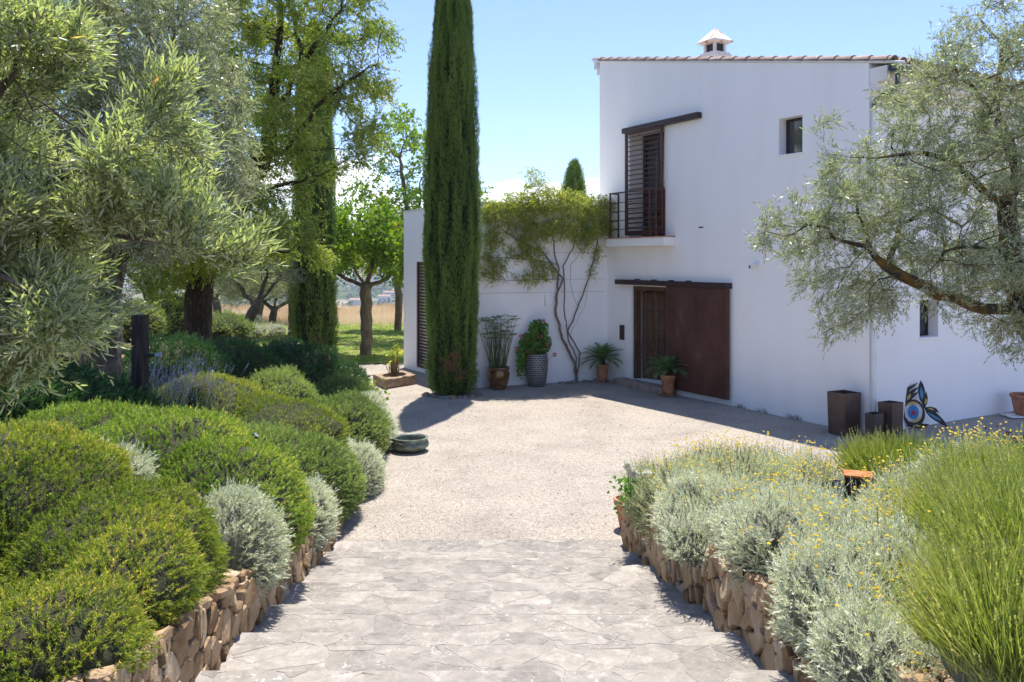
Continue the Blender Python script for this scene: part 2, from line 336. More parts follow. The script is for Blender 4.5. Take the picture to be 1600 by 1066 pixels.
M['olive'] = leafmat('olive_leaf', [(0, (0.107, 0.119, 0.062)), (.35, (0.203, 0.216, 0.121)), (.7, (0.341, 0.328, 0.220)), (.93, (0.524, 0.465, 0.374)), (.97, (0.818, 0.481, 0.110)), (1, (0.850, 0.400, 0.110))], under=(.42, .45, .36), trans=.34, rough=.38, tcol=(1.3, 1.5, .6), spec=.5)
M['olive_near'] = leafmat('near_olive_leaf', [(0, (0.084, 0.121, 0.058)), (.4, (0.187, 0.226, 0.119)), (.75, (0.317, 0.324, 0.225)), (.955, (0.486, 0.454, 0.371)), (.975, (0.704, 0.454, 0.132)), (1, (0.704, 0.301, 0.132))], under=(.42, .45, .32), trans=.42, rough=.35, tcol=(1.5, 1.7, .55), spec=.55)
M['rosemary'] = leafmat('rosemary_leaf', [(0, (0.077, 0.119, 0.026)), (.4, (0.168, 0.241, 0.047)), (.75, (0.292, 0.362, 0.080)), (.94, (0.493, 0.480, 0.164)), (.97, (0.755, 0.544, 0.182)), (1, (0.755, 0.480, 0.109))], trans=.42, rough=.5, tcol=(1.4, 1.7, .5))
M['rosemary_y'] = leafmat('yellow_rosemary_leaf', [(0, (0.090, 0.125, 0.026)), (.4, (0.191, 0.241, 0.044)), (.78, (0.359, 0.353, 0.073)), (.92, (0.672, 0.497, 0.145)), (.965, (0.755, 0.608, 0.218)), (1, (0.755, 0.433, 0.073))], trans=.42, rough=.5, tcol=(1.4, 1.7, .5))
M['rosemary_b'] = leafmat('blue_rosemary_leaf', [(0, (0.101, 0.136, 0.054)), (.4, (0.191, 0.247, 0.090)), (.8, (0.336, 0.376, 0.154)), (1, (0.582, 0.528, 0.290))], trans=.42, rough=.5, tcol=(1.3, 1.6, .6))
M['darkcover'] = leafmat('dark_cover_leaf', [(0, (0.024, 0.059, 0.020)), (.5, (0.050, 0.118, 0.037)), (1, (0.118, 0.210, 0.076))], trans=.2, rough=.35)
M['santolina'] = leafmat('silver_leaf', [(0, (0.393, 0.418, 0.284)), (.4, (0.629, 0.649, 0.467)), (.8, (0.850, 0.850, 0.651)), (1, (0.850, 0.850, 0.790))], trans=.25, rough=.8, tcol=(1.1, 1.2, .9), spec=.1)
M['santolina_g'] = leafmat('grey_green_leaf', [(0, (0.337, 0.373, 0.213)), (.4, (0.595, 0.610, 0.383)), (.8, (0.850, 0.850, 0.576)), (.93, (0.850, 0.850, 0.724)), (1, (0.517, 0.338, 0.235))], trans=.25, rough=.8, tcol=(1.1, 1.2, .8), spec=.1)
M['deadtwig'] = leafmat('dead_flower_spike', [(0, (.07, .045, .045)), (.5, (.14, .10, .095)), (1, (.24, .18, .16))], trans=.1, rough=.9, tcol=(1, 1, 1))
M['yellow'] = leafmat('yellow_button', [(0, (.55, .38, .02)), (1, (.75, .58, .05))], trans=.1, rough=.7, tcol=(1, 1, .3))
M['lav'] = leafmat('lavender_leaf', [(0, (0.133, 0.176, 0.049)), (.4, (0.267, 0.308, 0.085)), (.8, (0.450, 0.440, 0.168)), (1, (0.700, 0.551, 0.408))], trans=.4, rough=.5, tcol=(1.3, 1.5, .5))
M['cyp'] = leafmat('cypress_leaf', [(0, (0.051, 0.102, 0.026)), (.4, (0.110, 0.186, 0.038)), (.8, (0.200, 0.300, 0.059)), (.985, (0.323, 0.383, 0.106)), (1, (0.807, 0.310, 0.133))], trans=.18, rough=.6, tcol=(1.3, 1.5, .4))
M['deadcyp'] = leafmat('dead_cypress_leaf', [(0, (.16, .09, .045)), (1, (.38, .23, .13))], trans=.1, rough=.8)
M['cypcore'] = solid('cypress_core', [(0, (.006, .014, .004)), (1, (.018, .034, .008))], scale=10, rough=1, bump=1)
M['robinia'] = leafmat('robinia_leaf', [(0, (0.112, 0.157, 0.039)), (.4, (0.244, 0.298, 0.067)), (.8, (0.422, 0.438, 0.121)), (.84, (0.800, 0.566, 0.488)), (1, (0.850, 0.659, 0.763))], trans=.42, rough=.5, tcol=(1.5, 1.8, .45))
M['mulberry'] = leafmat('mulberry_leaf', [(0, (0.083, 0.145, 0.021)), (.5, (0.155, 0.238, 0.042)), (1, (0.279, 0.340, 0.084))], trans=.5, rough=.45, tcol=(1.5, 1.7, .4))
M['mulberry_y'] = leafmat('yellow_mulberry_leaf', [(0, (.22, .28, .02)), (.5, (.40, .38, .03)), (1, (.55, .46, .06))], trans=.5, rough=.45, tcol=(1.3, 1.4, .4))
M['vine'] = leafmat('vine_leaf', [(0, (0.124, 0.178, 0.036)), (.4, (0.264, 0.307, 0.066)), (.75, (0.474, 0.470, 0.116)), (.9, (0.738, 0.648, 0.231)), (1, (0.631, 0.421, 0.198))], trans=.38, rough=.5, tcol=(1.3, 1.5, .5))
M['cycad'] = leafmat('cycad_leaf', [(0, (0.063, 0.132, 0.038)), (1, (0.168, 0.284, 0.095))], trans=.2, rough=.3, spec=.5)
M['papyrus'] = leafmat('papyrus_leaf', [(0, (.06, .10, .03)), (.6, (.13, .19, .06)), (1, (.26, .28, .12))], trans=.3, rough=.5)
M['geran'] = leafmat('geranium_leaf', [(0, (0.073, 0.163, 0.036)), (1, (0.200, 0.357, 0.073))], trans=.35, rough=.5)
M['pink'] = leafmat('pink_petal', [(0, (.65, .12, .18)), (1, (.80, .28, .36))], trans=.3, rough=.5, tcol=(1, .8, .8))
M['whitepetal'] = leafmat('white_petal', [(0, (.72, .70, .58)), (1, (.85, .84, .78))], trans=.3, rough=.6, tcol=(1, 1, .9))
M['redleaf'] = leafmat('red_leaf', [(0, (.07, .006, .01)), (1, (.2, .02, .025))], trans=.3, rough=.5, tcol=(1.2, .5, .5))
M['canna'] = leafmat('canna_leaf', [(0, (.20, .30, .04)), (.5, (.42, .45, .08)), (1, (.62, .48, .10))], trans=.45, rough=.5)
M['reed'] = leafmat('dry_reed', [(0, (.22, .13, .07)), (1, (.42, .29, .17))], trans=.1, rough=.8)
M['straw_leaf'] = leafmat('dry_grass_blade', [(0, (0.457, 0.331, 0.188)), (.5, (0.699, 0.562, 0.375)), (1, (0.850, 0.806, 0.637))], trans=.3, rough=.8, tcol=(1.1, 1, .8))
M['grass_leaf'] = leafmat('grass_blade', [(0, (0.135, 0.210, 0.033)), (.6, (0.255, 0.322, 0.058)), (1, (0.450, 0.420, 0.130))], trans=.35, rough=.7)
M['farleaf'] = leafmat('far_tree_leaf', [(0, (.035, .06, .03)), (1, (.09, .12, .06))], trans=.2, rough=.9)
M['purple'] = leafmat('purple_petal', [(0, (.20, .18, .38)), (1, (.34, .32, .55))], trans=.2, rough=.6, tcol=(1, 1, 1))

# ------------------------------------------------------------------ foliage pieces
def rnd(n, s=1): return RNG.normal(size=(n, 3)) * s
RNG = np.random.default_rng(7)
def blades(g, B, D, L, W, mat=0, tint=None, tri=False, fold=False):
    """leaf shaped faces from base B along unit D; L, W arrays or scalars"""
    n = len(B); L = np.broadcast_to(np.asarray(L, float), (n,))[:, None]; W = np.broadcast_to(np.asarray(W, float), (n,))[:, None]
    S = nrm(np.cross(D, RNG.normal(size=(n, 3))))
    tint = RNG.random(n) if tint is None else tint
    if tri:
        V = np.stack([B - S * W * .5, B + S * W * .5, B + D * L], 1); g.add(V, np.arange(3 * n).reshape(n, 3), mat, tint)
    elif fold:
        U = np.cross(S, D)
        tip = B + D * L - U * L * .05
        V = np.stack([B, B + D * L * .28 + S * W * .42 + U * W * .12, B + D * L * .68 + S * W * .36 + U * W * .03, tip, B + D * L * .68 - S * W * .36 + U * W * .03, B + D * L * .28 - S * W * .42 + U * W * .12], 1)
        b = np.arange(n)[:, None] * 6
        Fa = np.concatenate([b + np.array([[0, 1, 2, 3]]), b + np.array([[0, 3, 4, 5]])]); g.add(V, Fa, mat, np.concatenate([tint, tint]))
    else:
        V = np.stack([B, B + D * L * .45 + S * W * .5, B + D * L, B + D * L * .45 - S * W * .5], 1)
        g.add(V, np.arange(4 * n).reshape(n, 4), mat, tint)
def sprigs(g, B, D, Ls, k, L, W, spread=.8, mat=0, tint=None, tri=False, fold=False, stem=None, droop=0.0, stemw=.003, tvar=.35):
    """m little shoots with k leaves each"""
    m = len(B); t = (np.arange(k) + .6) / k
    Ls = np.broadcast_to(np.asarray(Ls, float), (m,))
    A = nrm(np.cross(D, RNG.normal(size=(m, 3)))); C = np.cross(D, A)
    ph = np.arange(k) * 2.4 + RNG.random((m, 1)) * 6.28
    per = A[:, None, :] * np.cos(ph)[..., None] + C[:, None, :] * np.sin(ph)[..., None]
    Pp = B[:, None, :] + D[:, None, :] * (Ls[:, None] * t[None, :])[..., None]
    Pp[..., 2] -= droop * (t ** 2)[None, :] * Ls[:, None]
    sp = spread * (1.15 - .75 * t)[None, :, None]
    LD = nrm(D[:, None, :] + per * sp + RNG.normal(size=(m, k, 3)) * .15)
    LD[..., 2] -= droop * .6; LD = nrm(LD)
    base = RNG.random((m, 1)) if tint is None else tint[:, None]
    tt = np.clip(base * (1 - tvar) + RNG.random((m, k)) * tvar, 0, 1)
    ll = L * (.7 + .5 * RNG.random((m, k)))
    blades(g, Pp.reshape(-1, 3), LD.reshape(-1, 3), ll.ravel(), W * (.8 + .4 * RNG.random(m * k)), mat, tt.ravel(), tri, fold)
    if stem is not None:
        E = B + D * (Ls * 1.0)[:, None]; E[:, 2] -= droop * Ls; S = nrm(np.cross(D, RNG.normal(size=(m, 3)))) * stemw
        g.add(np.stack([B - S, B + S, E], 1), np.arange(3 * m).reshape(m, 3), stem, .5)

def dome(n, lo=-.35):
    z = lo + (1 - lo) * RNG.random(n); a = RNG.random(n) * 2 * math.pi; r = np.sqrt(np.maximum(0, 1 - z * z))
    return np.stack([r * np.cos(a), r * np.sin(a), z], -1)
def blob_px(px, py, d, rx, ry, rd):
    """ellipsoid seen at (px,py), rx, ry in photo px, rd metres in depth"""
    return (P(px, py, d), np.array([rx / F * d, rd, ry / F * d]))
def radial(dirs, seed, amp):
    return 1 + amp * (.75 * noise(dirs * 2.3 + seed * 3.1, seed) + .4 * noise(dirs * 5.5 + seed, seed + 5) + .2 * noise(dirs * 12 + seed, seed + 9))
def shrub(name, label, cat, blobs, dens, kind, seed, group=None, lo=-.35, amp=.16, flowers=0, extra=None):
    """mound of short shoots over a twiggy inside; blobs = [(centre, radii)]"""
    g = Geo(); K = dict(
        rosemary=dict(m='rosemary', k=10, L=.024, W=.0075, S=.045, spread=1.25, up=.1),
        rosemary_y=dict(m='rosemary_y', k=10, L=.020, W=.0062, S=.040, spread=1.25, up=.1),
        rosemary_b=dict(m='rosemary_b', k=9, L=.032, W=.010, S=.07, spread=1.1, up=.15),
        rosemary_far=dict(m='rosemary_b', k=7, L=.045, W=.014, S=.08, spread=1.1, up=.15),
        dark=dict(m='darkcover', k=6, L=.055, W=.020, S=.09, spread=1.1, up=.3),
        silver=dict(m='santolina', k=10, L=.022, W=.0085, S=.07, spread=1.0, up=.25),
        silver_g=dict(m='santolina_g', k=10, L=.024, W=.0085, S=.09, spread=.9, up=.4))[kind]
    mats = [M[K['m']], M['core_grey' if 'silver' in kind else 'core']]
    for bi, (c, R) in enumerate(blobs):
        area = 2.6 * math.pi * ((R[0] * R[1] + R[0] * R[2] + R[1] * R[2]) / 3); n = int(area * dens / K['k'])
        d = dome(n, lo); r = radial(d, seed + bi * 17, amp)
        fn = noise(d * np.mean(R) * 9 + 11.3, seed + 3)
        clump = noise(d * np.mean(R) * 4.5 + 5.1, seed + 2)
        keep = (fn + .6 * clump) > -.85 + .25 * RNG.random(n)
        keep &= (.5 * fn + clump > -.92)
        pos = c + d * R * (r * (1 + .055 * clump + .05 * RNG.random(n) - .035))[:, None]
        for bj, (c2, R2) in enumerate(blobs):
            if bj != bi:
                q = (pos - c2) / R2; keep &= (np.linalg.norm(q, axis=1) > .88)
        pos = pos[keep]; d = d[keep]; r_ = clump[keep]
        nn = nrm(d / R); ax = nrm(nn + np.array([0, 0, K['up']]) + rnd(len(nn), .3))
        tn = np.clip(.5 + .45 * noise(pos * 1.6, seed + 8) + .28 * RNG.normal(size=len(pos)) + .15 * r_, 0, 1)
        sprigs(g, pos - ax * K['S'] * .6, ax, K['S'] * (.7 + .6 * RNG.random(len(pos))), K['k'], K['L'], K['W'], K['spread'], 0, tn, tri=True, stem=1, stemw=.0015)
        # a sparse second layer sticking out
        q = RNG.random(len(pos)) < .10
        sprigs(g, pos[q], ax[q], K['S'] * 1.25, K['k'], K['L'], K['W'], K['spread'] * .8, 0, tn[q], tri=True, stem=1, stemw=.0012)
        # twiggy inside
        nu, nv = 48, 20; u = np.linspace(0, 2 * math.pi, nu + 1); v = np.linspace(math.acos(max(lo - .3, -.95)), 0.02, nv)
        U, Vv = np.meshgrid(u, v, indexing='ij'); dd = np.stack([np.sin(Vv) * np.cos(U), np.sin(Vv) * np.sin(U), np.cos(Vv)], -1).reshape(-1, 3)
        rr = radial(dd, seed + bi * 17, amp) * (.87 if 'silver' in kind else .92) + .035 * noise(dd * np.mean(R) * 4.5 + 5.1, seed + 2)
        i = np.arange(nu)[:, None] * nv; j = np.arange(nv - 1)[None, :]
        g.add(c + dd * R * rr[:, None], np.stack([i + j, i + nv + j, i + nv + j + 1, i + j + 1], -1).reshape(-1, 4), 1, .5, True)
    c0 = blobs[0][0]; base = (float(c0[0]), float(c0[1]), float(c0[2] - blobs[0][1][2] * .5))
    root = empty(name, base, label, cat, group)
    g.build('foliage', mats, root)
    return root
def surf_points(blobs, n, seed, lo=.2, amp=.16, off=1.0):
    """random points on top of a shrub"""
    out = []
    wts = np.array([R[0] * R[1] for c, R in blobs]); wts = wts / wts.sum()
    for bi, (c, R) in enumerate(blobs):
        m = max(1, int(n * wts[bi])); d = dome(m, lo); out.append(c + d * R * (radial(d, seed + bi * 17, amp) * off)[:, None])
    return np.concatenate(out)
def buttons(root, pts, hmin, hmax, r=.008, name='blossom'):
    """yellow button flowers on thin stalks"""
    g = Geo(); n = len(pts); d = nrm(np.array([0, 0, 1.0]) + rnd(n, .22)); h = hmin + (hmax - hmin) * RNG.random(n)
    blades(g, pts - d * .04, d, h + .04, .0032, 0, None, tri=True)
    sprigs(g, pts, d, h * .7, 5, .022, .004, .6, 0, None, tri=True)
    top = pts + d * h[:, None]
    O = np.array([[1, 0, 0], [0, 1, 0], [-1, 0, 0], [0, -1, 0], [0, 0, .7], [0, 0, -.6]], float) * r
    V = top[:, None, :] + O[None] * (.7 + .6 * RNG.random((n, 1, 1)))
    Ft = np.array([[0, 1, 4], [1, 2, 4], [2, 3, 4], [3, 0, 4], [1, 0, 5], [2, 1, 5], [3, 2, 5], [0, 3, 5]])
    g.add(V, (np.arange(n)[:, None, None] * 6 + Ft[None]).reshape(-1, 3), 1, np.repeat(RNG.random(n), 8))
    o = g.build(name, [M['santolina_g'], M['yellow']], root); o['kind'] = 'stuff'; return o

# ------------------------------------------------------------------ trees: branches grow towards points of the crown
def colonize(skel, attr, step=.18, reach=.9, kill=.3, iters=120, jitter=.12, seed=1):
    """skel: list of polylines (first starts at the root, others start near an existing one)"""
    rs = np.random.default_rng(seed); pos = []; par = []
    for pl in skel:
        pl = np.asarray(pl, float)
        if pos:
            A = np.array(pos); last = int(np.argmin(np.linalg.norm(A - pl[0], axis=1)))
        else: pos.append(pl[0]); par.append(-1); last = 0
        for q in pl[1:]:
            a = pos[last]; L = np.linalg.norm(q - a); k = max(1, int(L / step))
            for i in range(1, k + 1):
                pnt = a + (q - a) * i / k + (rs.normal(size=3) * step * .10 if i < k else 0)
                pos.append(pnt); par.append(last); last = len(pos) - 1
    attr = np.asarray(attr, float); A = np.array(pos)
    best = np.full(len(attr), 1e9); bi = np.zeros(len(attr), int)
    def upd(lo):
        nonlocal best, bi
        B = np.array(pos[lo:]) 
        if not len(B): return
        D = np.linalg.norm(attr[:, None] - B[None], axis=2); j = D.argmin(1); d = D[np.arange(len(attr)), j]
        m = d < best; best[m] = d[m]; bi[m] = j[m] + lo
    for lo in range(0, len(pos), 400):
        B = np.array(pos[lo:lo + 400]); D = np.linalg.norm(attr[:, None] - B[None], axis=2); j = D.argmin(1); d = D[np.arange(len(attr)), j]
        m = d < best; best[m] = d[m]; bi[m] = j[m] + lo
    alive = np.ones(len(attr), bool)
    for it in range(iters):
        alive &= best > kill; m = alive & (best < reach * (1 + (3 if it < 4 else 0)))
        if not m.any(): break
        acc = {}
        for a, b in zip(attr[m], bi[m]):
            v = a - pos[b]; v = v / (np.linalg.norm(v) + 1e-9); acc.setdefault(b, []).append(v)
        lo = len(pos)
        for b, vs in acc.items():
            v = np.mean(vs, 0) + rs.normal(size=3) * jitter; v = v / (np.linalg.norm(v) + 1e-9)
            pos.append(pos[b] + v * step); par.append(b)
        upd(lo)
        if len(pos) > 6000: break
    return np.array(pos), np.array(par)
def wood(g, pos, par, r0, rtrunk, power=2.3, mat=0, sides=6, maxr=None):
    n = len(pos); ch = [[] for _ in range(n)]
    for i in range(1, n): ch[par[i]].append(i)
    r = np.zeros(n)
    for i in range(n - 1, -1, -1):
        r[i] = r0 if not ch[i] else sum(r[c] ** power for c in ch[i]) ** (1 / power)
    sub = np.ones(n)
    for i in range(n - 1, 0, -1): sub[par[i]] += sub[i]
    tips = np.array([0.0] * n)
    for i in range(n - 1, -1, -1):
        if not ch[i]: tips[i] = 1
        if i: tips[par[i]] += tips[i]
    pw = max(1.2, math.log(max(tips[0], 2)) / math.log(rtrunk / r0)); r = r0 * tips ** (1 / pw) * (1 + .25 * (sub / n)); wood.sub = sub
    starts = [(0, None)]
    while starts:
        i, pr = starts.pop(); chain = [i] if pr is None else [pr, i]
        while ch[i]:
            cs = sorted(ch[i], key=lambda c: -r[c]); 
            for c in cs[1:]: starts.append((c, i))
            i = cs[0]; chain.append(i)
        if len(chain) < 2: continue
        rr = r[chain].copy()
        if pr is not None: rr[0] = min(rr[0], rr[1] * 1.25)
        tube(g, pos[chain], rr, sides if rr.max() > .03 else 4, mat, .5, cap=False)
    return r, ch
def crown_pts(blobs, n, seed=0, shell=.35):
    rs = np.random.default_rng(seed); vol = np.array([np.prod(R) for c, R in blobs]); vol = vol / vol.sum(); out = []
    for (c, R), f in zip(blobs, vol):
        m = max(3, int(n * f)); d = nrm(rs.normal(size=(m, 3))); rad = (shell + (1 - shell) * rs.random(m)) ** .6
        out.append(c + d * R * rad[:, None])
    return np.concatenate(out)

# ------------------------------------------------------------------ the ground
def xw(y):          # foot of the left bed
    return np.interp(y, [-6, 12, 14, 16, 18.6, 21.5, 25, 35, 60, 90], [-1.06, -2.10, -2.30, -2.75, -3.5, -5.4, -7.4, -11, -20, -30])
def zw(y): return np.interp(y, [-6, 1.3, 9, 14, 19, 21.5], [1.80, 1.80, .36, .34, .10, .0])
def hgt(x, y):      # top of the left bed and of the hillside behind it
    x = np.asarray(x, float); y = np.asarray(y, float); d = np.maximum(0, xw(y) - x)
    amp = np.interp(y, [4, 7, 12, 30, 60], [.2, .4, .85, .9, .0]); pts = np.stack([x * .5, y * .5, np.zeros_like(x)], -1).reshape(-1, 3)
    return zw(y) - .12 - np.interp(y, [4, 7], [.45, 0]) * np.minimum(1, d / .3) + 1.55 * (1 - np.exp(-d / 4)) * amp + .08 * noise(pts, 3).reshape(x.shape) * np.minimum(1, d)
def terrain(x, y):
    r = np.hypot(x, y); z = np.interp(r, [0, 52, 70, 400, 900, 3500, 5500, 8000, 12000], [-.05, -.05, -1.5, -48, -62, -55, -20, 60, 110])
    p = np.stack([x / 1500, y / 1500, np.zeros_like(x)], -1)
    z = z + np.interp(r, [500, 3500, 9000], [0, 22, 120]) * fbm(p, 5, 5) + np.interp(r, [55, 120, 3000], [0, 1.2, 6]) * fbm(p * 12, 9, 4)
    return z
g = Geo()
rr = np.concatenate([[.5, 20, 40], np.geomspace(50, 14000, 130)]); aa = np.linspace(0, 2 * math.pi, 361)
def fn(u, v):
    x = u * np.sin(v); y = u * np.cos(v); return np.stack([x, y, terrain(x, y)], -1)
grid_sheet(g, fn, rr, aa)
ZMAX = float(np.concatenate(g.v)[:, 2].max()); tag(g.build('ground', M['valley']), kind='structure')
g = Geo()
def fn(u, v):
    return np.stack([u, v, .004 + .02 * noise(np.stack([u * .3, v * .3, u * 0], -1), 4)], -1)
grid_sheet(g, fn, np.linspace(-30, 30, 121), np.linspace(26, 52, 60)); tag(g.build('field', M['straw']), kind='structure')
g = Geo()
def fn(u, v):
    y0 = 24.6 + .35 * np.sin(u * .7) + .25 * np.sin(u * 1.9 + 1); y1 = 39.5 - .1 * u; y = y0 + (y1 - y0) * v
    return np.stack([u, y, .022 + .02 * noise(np.stack([u * .3, y * .3, u * 0], -1), 4)], -1)
grid_sheet(g, fn, np.linspace(-22, 14, 145), np.linspace(0, 1, 50)); tag(g.build('lawn', M['lawn']), kind='structure')
g = Geo()
def fn(u, v):
    return np.stack([u, v, .008 + .012 * noise(np.stack([u * .8, v * .8, u * 0], -1), 2)], -1)
grid_sheet(g, fn, np.linspace(-9, 22, 125), np.linspace(9.02, 25.2, 66)); tag(g.build('gravel', M['gravel']), kind='structure')
g = Geo()
def fn(u, v):
    x = xw(v) - .22 - u; return np.stack([x, v, hgt(x, v)], -1)
grid_sheet(g, fn, np.concatenate([np.linspace(0, 8, 33), np.linspace(9, 40, 32)]), np.linspace(-5, 60, 131))
tag(g.build('hillside', M['hill']), kind='structure')

# loose pebbles, larger than the bumps
g = Geo(); n = 14000
yy = np.where(RNG.random(n) < .12, 9.06 - .35 * RNG.random(n) ** 2.2, 9.05 + (RNG.random(n) ** 1.6) * 9); xx = -2.3 + RNG.random(n) * 9.5; c = np.stack([xx, yy, np.where(yy < 9.04, .018, .014)], -1); s_ = .003 + .006 * RNG.random(n) ** 2
O = np.array([[1, 0, 0], [0, 1, 0], [-1, 0, 0], [0, -1, 0], [0, 0, .7]], float); a = RNG.random(n) * 6.28
Oc = O[None] * s_[:, None, None] * (.7 + .6 * RNG.random((n, 5, 1)))
Orot = Oc.copy(); Orot[..., 0] = Oc[..., 0] * np.cos(a)[:, None] - Oc[..., 1] * np.sin(a)[:, None]; Orot[..., 1] = Oc[..., 0] * np.sin(a)[:, None] + Oc[..., 1] * np.cos(a)[:, None]
g.add(c[:, None] + Orot, (np.arange(n)[:, None, None] * 5 + np.array([[0, 1, 4], [1, 2, 4], [2, 3, 4], [3, 0, 4]])[None]).reshape(-1, 3), 0, np.repeat(RNG.random(n), 4))
tag(g.build('loose_gravel', M['pebble']), 'loose pale pebbles scattered over the courtyard gravel', 'gravel', kind='stuff')

# grass blades on the lawn, the dry field
g = Geo(); n = 42000; x = -16 + RNG.random(n) * 19; y = 24.7 + RNG.random(n) ** 1.3 * 14; k = x > xw(y) - .5
B = np.stack([x, y, np.full(n, .02)], -1)[k]; tn = np.clip(.45 + .5 * noise(B * .5, 12) + .2 * RNG.normal(size=len(B)), 0, 1)
blades(g, B, nrm(np.array([0, 0, 1.0]) + rnd(len(B), .45)), .04 + .04 * RNG.random(len(B)), .016, 0, tn, tri=True)
tag(g.build('lawn_grass', M['grass_leaf']), 'short mown grass blades on the sunny lawn', 'grass', kind='stuff')
g = Geo(); n = 130000; x = -26 + RNG.random(n) * 34; y = 39 + RNG.random(n) * 14
B = np.stack([x, y, np.zeros(n)], -1); h = (.35 + .55 * RNG.random(n)) * (1 + .4 * noise(B * .4, 2)); tn = np.clip(.5 + .4 * noise(B * .35, 6) + .2 * RNG.normal(size=n), 0, 1)
blades(g, B, nrm(np.array([0, 0, 1.0]) + rnd(n, .32)), h * .55, .018, 0, tn, tri=True)
tag(g.build('dry_grass', M['straw_leaf']), 'tall golden dry grass beyond the lawn', 'grass', kind='stuff')

# ------------------------------------------------------------------ stone laying: Voronoi cells
def cells(x0, x1, y0, y1, sx, sy, seed, jit=.85):
    rs = random.Random(seed); nx = max(1, round((x1 - x0) / sx)); ny = max(1, round((y1 - y0) / sy)); S = {}
    for i in range(-1, nx + 1):
        for j in range(-1, ny + 1):
            S[(i, j)] = (x0 + (i + .5 + (rs.random() - .5) * jit + .5 * (j % 2)) * (x1 - x0) / nx, y0 + (j + .5 + (rs.random() - .5) * jit) * (y1 - y0) / ny)
    out = []
    for (i, j), (cx, cy) in S.items():
        poly = [(x0, y0), (x1, y0), (x1, y1), (x0, y1)]
        for di in (-2, -1, 0, 1, 2):
            for dj in (-2, -1, 0, 1, 2):
                if (di or dj) and (i + di, j + dj) in S and poly:
                    qx, qy = S[(i + di, j + dj)]; mx_, my = (cx + qx) / 2, (cy + qy) / 2; nx_, ny_ = qx - cx, qy - cy; new = []
                    for a in range(len(poly)):
                        p, q = poly[a], poly[(a + 1) % len(poly)]
                        dp = (p[0] - mx_) * nx_ + (p[1] - my) * ny_; dq = (q[0] - mx_) * nx_ + (q[1] - my) * ny_
                        if dp <= 0: new.append(p)
                        if (dp < 0 < dq) or (dq < 0 < dp):
                            t = dp / (dp - dq); new.append((p[0] + (q[0] - p[0]) * t, p[1] + (q[1] - p[1]) * t))
                    poly = new
        if len(poly) >= 3:
            ar = sum(poly[a][0] * poly[(a + 1) % len(poly)][1] - poly[(a + 1) % len(poly)][0] * poly[a][1] for a in range(len(poly))) / 2
            if ar > sx * sy * .12: out.append(poly)
    return out
def inset(poly, gap, rs, chip=.012):
    cx = sum(p[0] for p in poly) / len(poly); cy = sum(p[1] for p in poly) / len(poly); out = []
    P2 = []
    for a in range(len(poly)):           # cut corners, add an uneven mid point
        p, q = poly[a], poly[(a + 1) % len(poly)]; L = math.hypot(q[0] - p[0], q[1] - p[1])
        if L < .02: P2.append(p); continue
        P2 += [(p[0] + (q[0] - p[0]) * .12, p[1] + (q[1] - p[1]) * .12), ((p[0] + q[0]) / 2 + rs.gauss(0, chip), (p[1] + q[1]) / 2 + rs.gauss(0, chip)), (p[0] + (q[0] - p[0]) * .88, p[1] + (q[1] - p[1]) * .88)]
    for p in P2:
        d = math.hypot(p[0] - cx, p[1] - cy) or 1; k = max(.3, (d - gap) / d); out.append((cx + (p[0] - cx) * k, cy + (p[1] - cy) * k))
    return out, (cx, cy)
def lay(g, poly, mapf, gap, h, rs, mat, tint, bevel=.3, chip=.012, tilt=0.0, dome_=.0):
    """a raised stone: outline shrunk by gap, height h above the joints, mapf(s,t,h)->xyz"""
    o, (cx, cy) = inset(poly, gap, rs, chip); n = len(o); tx, ty = rs.gauss(0, tilt), rs.gauss(0, tilt)
    k = 1 - bevel * .35
    def hh(p, base): return base + (p[0] - cx) * tx + (p[1] - cy) * ty
    r0 = [mapf(p[0], p[1], -.01) for p in o]; r1 = [mapf(p[0], p[1], hh(p, h * .6)) for p in o]
    i1 = [(cx + (p[0] - cx) * k, cy + (p[1] - cy) * k) for p in o]; r2 = [mapf(p[0], p[1], hh(p, h)) for p in i1]
    cen = mapf(cx, cy, h * (1 + dome_)); V = r0 + r1 + r2 + [cen]
    Fq = [[a, (a + 1) % n, n + (a + 1) % n, n + a] for a in range(n)] + [[n + a, n + (a + 1) % n, 2 * n + (a + 1) % n, 2 * n + a] for a in range(n)]
    b0 = g.n; g.add(V, Fq, mat, tint)
    T = np.array([[2 * n + a, 2 * n + (a + 1) % n, 3 * n] for a in range(n)]) + b0
    g.v.append(np.zeros((0, 3), np.float32)); g.f.append(T); g.m.append(np.full(n, mat, np.int32)); g.t.append(np.full(n, tint, np.float32)); g.sm.append(np.full(n, False))

